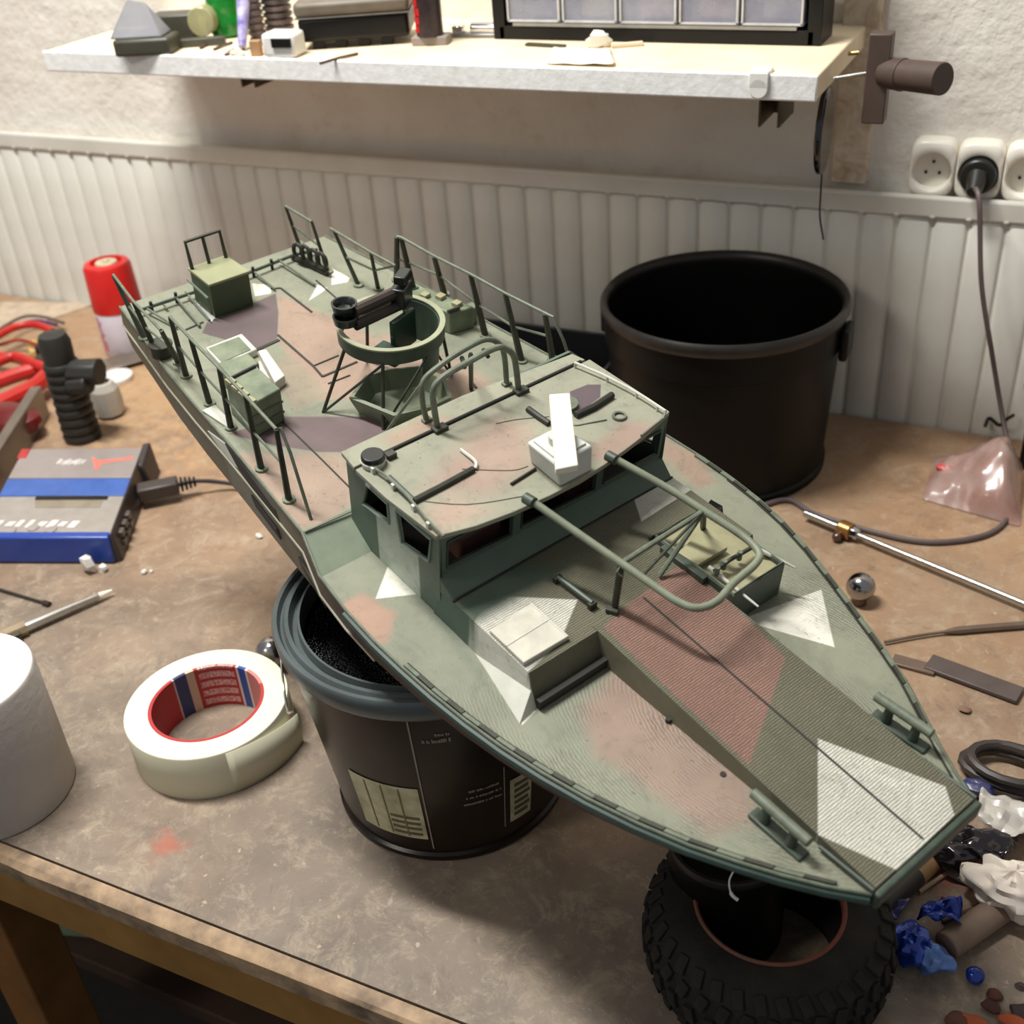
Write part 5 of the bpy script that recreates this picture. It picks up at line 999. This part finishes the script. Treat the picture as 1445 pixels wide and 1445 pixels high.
for P in (HR[0], HR[-1]): mb = MB(); mb.box((P[0], P[1], 0.0562), (0.004, 0.006, 0.002)); mb.build('hoop_foot', M_md, hp_r, bevel=0.0005)
def lerp(a, b_, t): return tuple(a[i] + (b_[i] - a[i]) * t for i in range(3))
for t in (0.35, 0.72):
    A_, B_ = lerp(HF[3], HF[6], t), lerp(HR[3], HR[6], t); rod_('hoop_bridge', [A_, B_], 0.0014, hp_f, M_post, 6)
rod_('hoop_brace', [HR[2], bp((543, 612), 0.010)], 0.0010, hp_r, M_md, 6)
rod_('hoop_brace', [lerp(HR[3], HR[6], 0.5), bp((665, 548), AW)], 0.0015, hp_r, M_post, 6)
# forward pipe frame from roof over the foredeck
FA = [bp((749, 706), 0.0575), bp((812, 750), 0.0500), bp((877, 795), 0.0440), bp((923, 827), 0.0400), bp((958, 850), 0.0375), bp((985, 858), 0.0370), bp((1012, 848), 0.0370), bp((1036, 822), 0.0370), bp((1062, 800), 0.0370), bp((1072, 784), 0.0375), bp((1062, 768), 0.0385), bp((1039, 750), 0.0400), bp((993, 721), 0.0440), bp((944, 690), 0.0490), bp((865, 646), 0.0575)]
pf0 = rod_('bow_pipe_frame', FA, 0.0022, boat, mat('pipe_paint', (122, 128, 108), 0.5, var=0.12, scale=120), 12, 5)
for P in (FA[0], FA[-1]): mb = MB(); mb.cyl((P[0] - 0.004, P[1] - 0.001, P[2]), (P[0] + 0.003, P[1], P[2]), 0.0032, n=12); mb.build('pipe_socket', M_dk, pf0, bevel=0.0005)
rod_('cross_bar', [FA[2], FA[12]], 0.0016, pf0, M_md, 8)
rod_('strut', [FA[12], bp((931, 812), 0.0125)], 0.0016, pf0, M_md, 8)
rod_('strut', [FA[12], lerp(FA[2], FA[3], 0.6)], 0.0010, pf0, M_post, 6)
rod_('leg', [FA[2], bp((867, 860), 0.0115)], 0.0020, pf0, M_post, 8); mb = MB(); q = bp((864, 863), 0.0115); mb.box((q[0], q[1], 0.0125), (0.007, 0.004, 0.003), 0.5); mb.build('leg_foot', M_post, pf0, bevel=0.0005)
rod_('leg', [FA[12], bp((992, 745), 0.0115)], 0.0018, pf0, M_post, 8)
rod_('clamp_ring', [FA[2], (FA[2][0] + 0.001, FA[2][1] - 0.004, FA[2][2] - 0.003), (FA[2][0] + 0.003, FA[2][1] - 0.002, FA[2][2] - 0.006)], 0.0006, pf0, M_md, 5)
# foredeck hatch frame (port) with lid and bars
u0, u1, v0, v1 = -0.2170, -0.1565, 0.0375, 0.0775
hat = None
mb = MB(); T = 0.0022
for (cx, cy, sx, sy) in (((u0 + u1) / 2, v0, u1 - u0, T), ((u0 + u1) / 2, v1, u1 - u0, T), (u0, (v0 + v1) / 2, T, v1 - v0), (u1, (v0 + v1) / 2, T, v1 - v0 + T)): mb.box((cx, cy, 0.0025), (sx, sy, 0.0245))
hat = mb.build('hatch_frame', M_dk, boat, bevel=0.0004)
mb = MB(); mb.box(((u0 + u1) / 2, (v0 + v1) / 2, 0.0112), (u1 - u0, v1 - v0, 0.0012)); mb.build('hatch_well', M_tan, hat)
mb = MB(); mb.tube([(u0, v0, 0.0152), (u1, v0, 0.0152), (u1, v1, 0.0152), (u0, v1, 0.0152)], 0.0008, 6, closed=True); mb.build('hatch_trim', M_md, hat)
l4 = [bp(p, 0.0165) for p in ((957, 779), (985, 797), (1027, 772), (990, 748))]
mb = MB(); mb.hexa([(p[0], p[1], p[2] - 0.003) for p in l4], l4); mb.build('hatch_lid', M_tan, hat, bevel=0.0005)
mb = MB(); q = bp((974, 806), 0.009); mb.box((q[0] - 0.004, q[1] - 0.001, 0.0125), (0.034, 0.006, 0.005)); mb.build('hatch_rail', M_dk, hat, bevel=0.0005)
for a_, b_, r in (((1000, 800), (1070, 856), 0.0012), ((1072, 776), (1122, 801), 0.0011)): rod_('hatch_pin', [bp(a_, 0.0165), bp(b_, 0.010)], [0.0014, 0.0006], boat, M_lg, 8)
rod_('hatch_bar', [bp((1008, 806), 0.018), bp((1030, 790), 0.020), bp((1062, 772), 0.018)], 0.0014, hat, M_post, 6)
for px in ((1012, 804), (1022, 795), (1044, 782)): q = bp(px, 0.019); mb = MB(); mb.cyl((q[0], q[1], 0.015), (q[0], q[1], 0.021), 0.0016, n=8); mb.build('bar_stud', M_md, hat)
rod_('hatch_strip', [bp((916, 760), 0.0125), bp((978, 729), 0.0125)], 0.0009, boat, M_seam, 6)
mb = MB(); q = bp((1008, 712), 0.0); mb.add([(q[0] - 0.006, q[1] - 0.005, -0.010), (q[0] + 0.006, q[1] - 0.004, -0.010), (q[0] + 0.005, q[1] + 0.005, -0.010), (q[0] - 0.006, q[1] + 0.005, -0.010), (q[0] - 0.004, q[1] + 0.001, 0.001), (q[0] + 0.004, q[1] + 0.003, 0.0)], [(0, 1, 5, 4), (1, 2, 5), (2, 3, 4, 5), (3, 0, 4), (3, 2, 1, 0)]); mb.build('deck_wedge', M_seam, boat, smooth=False)
# grab bar and starboard hatch on the trunk
g0, g1 = bp((787, 814), 0.0145), bp((836, 851), 0.0145)
rod_('grab_bar', [g0, g1], 0.0016, boat, M_dk, 8)
for q in (g0, g1): mb = MB(); mb.box((q[0], q[1], 0.0125), (0.003, 0.005, 0.005)); mb.build('bar_bracket', M_post, boat, bevel=0.0004)
h4 = [bp(p, 0.0138) for p in ((691, 889), (739, 935), (803, 897), (751, 850))]
mb = MB(); mb.hexa([(p[0], p[1], 0.0108) for p in h4], h4); hs = mb.build('deck_hatch', mat('hatch_white', (196, 192, 176), 0.6, var=0.12, scale=70), boat, bevel=0.0004)
for k in range(2):
    a_, b_ = lerp(h4[k], h4[(k + 3) % 4] if k == 0 else h4[2], 0.5) if k == 0 else lerp(h4[0], h4[1], 0.5), lerp(h4[1], h4[2], 0.5) if k == 0 else lerp(h4[3], h4[2], 0.5)
    rod_('hatch_rib', [a_, b_] if k == 1 else [lerp(h4[3], h4[0], 0.04), lerp(h4[2], h4[1], 0.04)], 0.0005, hs, M_lg, 6)
# bollards on both bow sides
for a_, b_, sg in (((-0.0655, -0.0475), (-0.0310, -0.0478), -1), ((-0.0660, 0.0455), (-0.0330, 0.0475), 1)):
    uc, vc = (a_[0] + b_[0]) / 2, (a_[1] + b_[1]) / 2; dv = math.atan2(b_[1] - a_[1], b_[0] - a_[0])
    mb = MB(); mb.box((uc + 0.001, vc + 0.0, wd(uc) + 0.0012), (0.032, 0.0075, 0.0024), dv); bo = mb.build('bollard', M_dk, boat, bevel=0.0008)
    mb = MB(); mb.cyl((a_[0], a_[1], 0.0085), (b_[0], b_[1], 0.0085), 0.0027, n=16); mb.build('bollard_bar', M_md, bo, bevel=0.0005)
    for t in (0.28, 0.75): q = lerp((a_[0], a_[1], 0), (b_[0], b_[1], 0), t); mb = MB(); mb.cyl((q[0], q[1], wd(uc)), (q[0], q[1], 0.0085), 0.0030, 0.0022, 12); mb.build('bollard_post', M_dk, bo)
for px in ((943, 1016), (1020, 1094)): q = bp(px, wd(-0.1)); mb = MB(); mb.cyl((q[0], q[1], q[2] - 0.001), (q[0], q[1], q[2] + 0.0012), 0.0016, n=10); mb.build('deck_stud', M_seam, boat)
# toe rails along the bow edges: short alternating blocks, and a rub rail below
for side, ua, ub in ((-1, -0.245, -0.022), (1, -0.275, -0.045)):
    k = 0; u = ua
    while u < ub:
        L_ = 0.0112; a_, b_ = edge(u, side), edge(u + L_, side); mb = MB(); hh = 0.0020 if k % 2 else 0.0016
        ww = 0.0022; ins_ = 0.0020 * side
        mb.hexa([(u, a_ - ins_ - ww / 2, deckw(u) - 0.0005), (u + L_, b_ - ins_ - ww / 2, deckw(u + L_) - 0.0005), (u + L_, b_ - ins_ + ww / 2, deckw(u + L_) - 0.0005), (u, a_ - ins_ + ww / 2, deckw(u) - 0.0005)],
                [(u, a_ - ins_ - ww / 2, deckw(u) + hh), (u + L_, b_ - ins_ - ww / 2, deckw(u + L_) + hh), (u + L_, b_ - ins_ + ww / 2, deckw(u + L_) + hh), (u, a_ - ins_ + ww / 2, deckw(u) + hh)])
        mb.build('toe_rail_block', M_post if k % 2 else M_md, boat, smooth=False); u += L_ + 0.0004; k += 1
for side in (-1, 1):
    us = [u for u in US if u >= -0.25]
    rod_('toe_rail_line', [(u, edge(u, side) - side * 0.0036, deckw(u) + 0.0006) for u in us if u < -0.01], 0.0006, boat, M_seam, 5)
    us = [u for u in US if u >= -0.30]
    rod_('rub_rail', [(u, edge(u, side) + side * 0.0006, deckw(u) - 0.0035) for u in us], 0.0026, boat, mat('rub_green', (44, 62, 54), 0.4, var=0.15), 8)
    rod_('gunwale_trim', [(u, edge(u, side), deckw(u) + 0.0002) for u in US], 0.0009, boat, M_md, 6)
    us = [u for u in US if u <= -0.25]
    rod_('knuckle_trim', [(u, edge(u, side) + side * 0.001, deckw(u) - 0.0155) for u in us], 0.0008, boat, mat('trim_light', (150, 146, 126), 0.5), 6)
# dark recesses in the starboard hull side
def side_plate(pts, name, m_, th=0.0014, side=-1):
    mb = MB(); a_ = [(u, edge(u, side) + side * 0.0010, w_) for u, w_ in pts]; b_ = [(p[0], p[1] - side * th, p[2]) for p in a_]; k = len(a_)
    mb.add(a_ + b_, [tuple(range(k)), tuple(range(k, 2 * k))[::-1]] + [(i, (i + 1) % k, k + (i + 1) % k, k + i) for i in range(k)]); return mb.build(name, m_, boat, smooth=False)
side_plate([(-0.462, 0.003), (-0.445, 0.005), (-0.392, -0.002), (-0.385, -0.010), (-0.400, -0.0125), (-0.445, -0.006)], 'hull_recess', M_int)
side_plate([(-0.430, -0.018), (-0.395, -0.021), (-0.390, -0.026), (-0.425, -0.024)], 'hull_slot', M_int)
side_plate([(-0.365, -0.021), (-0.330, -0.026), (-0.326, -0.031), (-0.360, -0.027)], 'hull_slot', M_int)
side_plate([(-0.490, -0.004), (-0.462, 0.003), (-0.445, -0.006), (-0.46, -0.012)], 'hull_patch', M_lg)
# starboard railing
def rail(segs, mid=True, pr_=0.0022, tr_=0.0011, tops=None, wt=0.058, name='handrail', extra=None, ws=None):
    tpz = [bp(t, wt if ws is None else ws[i]) for i, (b_, t) in enumerate(segs)]
    line = list(tpz)
    if tops: line = [bp(t, w_) for t, w_ in tops[0]] + line + [bp(t, w_) for t, w_ in tops[1]]
    rl_ = rod_(name, line, tr_, boat, M_md, 8)
    mids = []
    for (b_, t), tz in zip(segs, tpz):
        if b_ is None: mids.append(tz); continue
        bz = bp(b_, AW); rod_('post', [bz, lerp(bz, tz, 0.5), tz], [pr_, pr_ * 0.85, pr_ * 0.7], rl_, M_post, 7); mids.append(lerp(bz, tz, 0.52))
        mb = MB(); mb.cyl((bz[0], bz[1], AW - 0.0005), (bz[0], bz[1], AW + 0.0015), 0.0042, n=10); mb.build('post_foot', M_crate, rl_)
    if mid: rod_('middle_rail', mids, tr_ * 0.85, rl_, M_md, 6)
    return rl_
r1 = rail([((263, 531), (240, 447)), ((296, 570), (269, 478)), ((326, 604), (309, 519)), ((369, 662), (346, 558)), ((408, 706), (390, 606))], tops=([], [((396, 604), 0.058), ((410, 640), 0.045), ((439, 733), AW)]))
r2 = rail([((204, 478), (160, 388)), ((222, 500), (188, 425)), ((252, 512), (227, 466))], wt=0.046, ws=(0.046, 0.046, 0.046))
# port railings
rail([((422, 345), (403, 291)), ((463, 384), (440, 313))], wt=0.045, pr_=0.0017)
rail([((506, 403), (471, 325)), ((534, 408), (523, 356)), (None, (558, 375))], wt=0.045, pr_=0.0018, tops=([((466, 322), 0.045)], []))
rail([((560, 396), (560, 334)), ((583, 406), (566, 335)), ((627, 416), (612, 361)), ((685, 474), (664, 387)), ((736, 510), (713, 414)), ((780, 508), (769, 442))], wt=0.055, pr_=0.0026, tops=([], [((780, 447), 0.055), ((795, 480), 0.040), ((805, 510), 0.012)]), name='handrail')
# ring rack at the aft port corner
rk = None
for k, px in enumerate(((421, 355), (432, 358), (443, 363), (454, 368))):
    q = bp(px, 0.018); mb = MB(); mb.tube([(q[0] + 0.0055 * math.cos(t * math.pi / 8) * 0.9, q[1] + 0.0012 * math.cos(t * math.pi / 8), q[2] + 0.0062 * math.sin(t * math.pi / 8)) for t in range(16)], 0.0017, 6, closed=True); mb.build('rack_ring', M_seam, boat)
rod_('rack_base', [bp((412, 362), 0.008), bp((462, 386), 0.008)], 0.0022, boat, M_post, 6)
# transom rail and cross tubes
tr_ = rod_('transom_rail', [bp((186, 443), 0.010), bp((200, 437), 0.011), bp((275, 412), 0.011), bp((356, 383), 0.011), bp((414, 360), 0.011), bp((448, 352), 0.010)], 0.0013, boat, M_dk, 6)
for a_, b_ in (((247, 418), (282, 460)), ((262, 412), (296, 452)), ((356, 381), (388, 408)), ((208, 436), (250, 462)), ((392, 366), (444, 402)), ((228, 426), (236, 436))): rod_('cross_tube', [bp(a_, 0.011), bp(b_, 0.008)], 0.0010, tr_, M_md, 6)
for px in ((213, 430), (248, 417), (383, 370), (357, 381)): q = bp(px, 0.012); mb = MB(); mb.cyl((q[0], q[1], 0.006), (q[0], q[1], 0.0145), 0.0013, n=8); mb.build('rail_stud', M_seam, tr_)
# winch drum near the aft starboard rail
q = bp((228, 494), 0.010); mb = MB(); mb.cyl((q[0], q[1], 0.006), (q[0], q[1], 0.014), 0.0075, n=20); mb.cyl((q[0], q[1], 0.014), (q[0], q[1], 0.016), 0.0085, n=20); mb.build('winch_drum', M_post, boat, bevel=0.0005)
# deck seams
def seam(pts, wdt=0.0013, w_=AW, m_=M_seam):
    mb = MB(); P = [Vector(bp(p, w_)) for p in pts]
    for a_, b_ in zip(P[:-1], P[1:]):
        d_ = (b_ - a_).normalized(); n_ = Vector((-d_.y, d_.x, 0)) * wdt / 2
        mb.hexa([a_ - n_, b_ - n_, b_ + n_, a_ + n_], [x + Vector((0, 0, 0.0007)) for x in (a_ - n_, b_ - n_, b_ + n_, a_ + n_)])
    return mb.build('deck_seam', m_, boat, smooth=False)
for pts, wdt in ((((382, 408), (396, 407), (440, 441)), 0.0016), (((392, 473), (442, 517), (455, 532), (504, 511)), 0.0016), (((442, 517), (478, 502)), 0.0010), (((463, 542), (494, 530)), 0.0010), (((352, 499), (394, 480)), 0.0028), (((446, 396), (481, 427)), 0.0010), (((398, 594), (448, 643), (497, 692)), 0.0009), (((262, 466), (287, 455)), 0.0014), (((665, 540), (672, 548)), 0.002)):
    seam(pts, wdt)
seam(((430, 751), (500, 720)), 0.0010, AW, M_md)
# aft box with handle
bb = [bp((276, 426), AW), bp((304, 449), AW), bp((358, 430), AW), bp((326, 408), AW)]
def topof(b4, h): return [(p[0], p[1], AW + h) for p in b4]
mb = MB(); mb.hexa(bb, topof(bb, 0.0265)); bxo = mb.build('stern_box', mat('box_green', (62, 78, 52), 0.45, var=0.08), boat, bevel=0.0006)
cen = [sum(p[i] for p in bb) / 4 for i in range(2)]; lid = [(cen[0] + (p[0] - cen[0]) * 1.06, cen[1] + (p[1] - cen[1]) * 1.06, AW + 0.0265) for p in bb]
mb = MB(); mb.hexa(lid, [(p[0], p[1], p[2] + 0.0022) for p in lid]); mb.build('box_lid', mat('box_top', (140, 142, 108), 0.5, var=0.06), bxo, bevel=0.0005)
e0, e1 = (lid[0][0] + 0.004, lid[0][1] + 0.002, AW + 0.028), (lid[3][0] + 0.004, lid[3][1] - 0.002, AW + 0.028)
hh = 0.021; mid0 = lerp(e0, e1, 0.5)
mb = MB(); mb.tube([e0, (e0[0] - 0.004, e0[1], e0[2] + hh), (e1[0] - 0.004, e1[1], e1[2] + hh), e1], 0.0016, 6); mb.tube([mid0, (mid0[0] - 0.004, mid0[1], mid0[2] + hh)], 0.0014, 6); mb.build('box_handle', M_post, bxo)
mb = MB(); mb.tube([(bb[0][0], bb[0][1] - 0.003, 0.026), (bb[1][0], bb[1][1] - 0.003, 0.024), (bb[1][0], bb[1][1] - 0.002, 0.010)], 0.0010, 6); mb.build('box_pipe', M_md, bxo)
# equipment crates
def crate(tp4, h, name, m_, w_=AW, parent=boat):
    t = [bp(p, h) for p in tp4]; mb = MB(); mb.hexa([(p[0], p[1], w_) for p in t], t); return mb.build(name, m_, parent, bevel=0.0010)
c1 = crate([(318, 538), (352, 572), (396, 548), (362, 516)], 0.032, 'engine_crate', M_crate)
mb = MB(); t = [bp(p, 0.0) for p in ((0, 0),)]
for off in (0.010, 0.018):
    q0, q1 = bp((352, 572), 0.032), bp((396, 548), 0.032); rod_('crate_rib', [(q0[0] + 0.0004, q0[1], 0.032 - off), (q1[0] + 0.0004, q1[1], 0.032 - off)], 0.0008, c1, M_md, 6)
for k in range(4): q = lerp(bp((322, 541), 0.033), bp((350, 568), 0.033), k / 3); mb = MB(); mb.box((q[0], q[1] + 0.002, 0.0335), (0.007, 0.005, 0.003), 0.1); mb.build('crate_latch', M_tan, c1, bevel=0.0004)
c2 = crate([(306, 512), (325, 532), (366, 512), (350, 498)], 0.022, 'engine_crate', M_crate)
rod_('crate_slot', [bp((322, 536), 0.0325), bp((360, 517), 0.0325)], 0.0014, c2, M_seam, 6)
c3 = crate([(290, 490), (312, 515), (363, 492), (341, 470)], 0.012, 'deck_tray', M_lg)
t = [bp(p, 0.0125) for p in ((294, 491), (313, 511), (354, 493), (337, 475))]; mb = MB(); mb.hexa([(p[0], p[1], 0.0119) for p in t], t); mb.build('tray_floor', M_crate, c3)
mb = MB(); t = [bp(p, AW) for p in ((366, 508), (378, 506), (404, 543), (390, 553))]; mb.hexa(t, [(p[0], p[1], 0.014) for p in t]); mb.build('white_block', mat('block_white', (206, 200, 190), 0.6, var=0.06), boat, bevel=0.0008)
mb = MB(); t = [bp(p, AW) for p in ((286, 582), (304, 574), (330, 600), (322, 606))]; mb.hexa(t, [(p[0], p[1], 0.008) for p in t]); mb.build('white_pad', M_lg, boat, bevel=0.0005)
c4 = crate([(567, 413), (635, 442), (669, 433), (600, 405)], 0.024, 'port_crate', M_crate)
t = crate([(640, 445), (637, 437), (668, 424), (674, 433)], 0.020, 'port_crate', M_crate)
rod_('crate_slot', [bp((632, 440), 0.0255), bp((648, 434), 0.0255)], 0.0014, c4, M_seam, 6)
for px in ((600, 418), (622, 420), (645, 430)): q = bp(px, 0.0245); mb = MB(); mb.box((q[0], q[1], 0.0255), (0.006, 0.006, 0.003), 0.2); mb.build('crate_latch', M_tan, c4, bevel=0.0004)
mb = MB(); t = [bp(p, AW) for p in ((500, 440), (520, 452), (575, 430), (556, 418))]; mb.hexa(t, [(p[0], p[1], 0.010) for p in t]); mb.build('deck_locker', mat('locker_violet', (112, 96, 92), 0.55), boat, bevel=0.0008)
# gun ring on its tripod
WR = 0.058
rc_ = [B(p, WR)[:2] for p in ((481, 480), (510, 490), (548, 494.6), (633.5, 451), (594.5, 424), (600, 484))]
gx, gy, gr = circ_fit(rc_)
mb = MB(); mb.lathe([(gr - 0.0028, -0.010), (gr, -0.010), (gr + 0.0003, 0), (gr - 0.0028, 0)], (gx, gy, WR), 56, closed=True); gr_o = mb.build('gun_ring', M_dk, boat, angle=40)
mb = MB(); mb.lathe([(gr - 0.0030, -0.0003), (gr + 0.0006, -0.0003), (gr + 0.0006, 0.0008), (gr - 0.0030, 0.0008)], (gx, gy, WR), 56, closed=True); mb.build('ring_lip', mat('lip_light', (150, 152, 124), 0.5), gr_o)
def onring(deg): return (gx + (gr - 0.001) * math.cos(math.radians(deg)), gy + (gr - 0.001) * math.sin(math.radians(deg)), WR - 0.009)
feet = [bp((456, 582), AW), bp((541, 606), AW), (gx + 0.012, gy + gr + 0.004, AW), (gx - gr - 0.004, gy + 0.004, AW)]
for f_, da in zip(feet, ((0, 0), (0, 0), (0, 0), (0, 0))):
    a_ = math.degrees(math.atan2(f_[1] - gy, f_[0] - gx))
    rod_('tripod_leg', [f_, onring(a_)], 0.0012, gr_o, M_post, 7)
    rod_('tripod_leg', [f_, onring(a_ + 55)], 0.0009, gr_o, M_post, 6)
# gun with double drum
g_a, g_b = bp((500, 447), 0.068), bp((563, 418), 0.068)
ga, gb = Vector(g_a), Vector(g_b); side_ = (gb - ga).normalized()
gun = None
mb = MB(); mb.tube([ga + Vector((0, 0, 0.004)), gb + Vector((0, 0, 0.004))], 0.0042, 10); mb.tube([ga + Vector((0.002, -0.001, -0.005)), gb + Vector((0.002, -0.001, -0.005))], 0.0038, 10); gun = mb.build('gun_barrel', mat('gun_metal', (58, 48, 40), 0.45, var=0.2), boat)
for px, w_ in (((486, 434), 0.073), ((488, 452), 0.066)):
    q = Vector(bp(px, w_)); mb = MB(); mb.lathe([(0.0045, -0.002), (0.0075, -0.002), (0.0085, 0.0035), (0.0072, 0.0035), (0.005, 0.0005)], (q.x, q.y, q.z), 20, closed=True); mb.cyl((q.x, q.y, q.z - 0.002), (q.x, q.y, q.z - 0.0005), 0.006, n=16); mb.build('gun_drum', mat('gun_black', (26, 32, 30), 0.3), gun)
mb = MB(); mb.box(gb + Vector((0.0, 0.002, 0.001)), (0.010, 0.016, 0.014), 0.6); mb.box(gb + side_ * 0.004 + Vector((0, 0, 0.013)), (0.008, 0.014, 0.006), 0.6); mb.build('gun_receiver', mat('gun_black', (26, 32, 30), 0.3), gun, bevel=0.0008)
rod_('gun_yoke', [gb + Vector((0, 0, -0.002)), gb + Vector((0.004, 0.002, -0.014)), (gx, gy, WR - 0.012)], 0.0010, gun, M_md, 6)
rod_('gun_yoke', [ga + side_ * 0.01 + Vector((0, 0, -0.004)), onring(200)], 0.0014, gun, M_post, 6)
mb = MB(); q = (gx, gy, WR - 0.014); mb.box((gx - 0.004, gy + 0.012, WR - 0.014), (0.004, 0.024, 0.026), 0.3); mb.box((gx + 0.002, gy - 0.004, WR - 0.022), (0.022, 0.016, 0.006), 0.3); mb.build('gunner_seat', mat('seat_green', (40, 66, 52), 0.5), gr_o, bevel=0.001)
mb = MB(); mb.patch((gx, gy), gr - 0.0052, gr - 0.0040, WR - 0.030, WR - 0.001, 5, 125, 18, 0.0008); mb.build('gunner_shield', mat('seat_green', (40, 66, 52), 0.5), gr_o)
# octagonal well under the ring
oc = [B(p, 0.020)[:2] for p in ((494, 561), (516, 530), (545, 521), (590, 517), (628, 536), (636, 560), (606, 574), (556, 586))]
cen = (sum(p[0] for p in oc) / 8, sum(p[1] for p in oc) / 8)
def sc8(k, w_): return [(cen[0] + (p[0] - cen[0]) * k, cen[1] + (p[1] - cen[1]) * k, w_) for p in oc]
mb = MB(); rings = sc8(0.86, AW) + sc8(1.0, 0.0175) + sc8(1.02, 0.020) + sc8(0.93, 0.0205) + sc8(0.78, 0.0075)
mb.add(rings, [(8 * i + j, 8 * i + (j + 1) % 8, 8 * i + 8 + (j + 1) % 8, 8 * i + 8 + j) for i in range(4) for j in range(8)] + [tuple(range(32, 40)), tuple(range(8))[::-1]])
mb.build('hatch_well', mat('well_green', (112, 120, 98), 0.5, var=0.15, scale=60), boat, smooth=False)
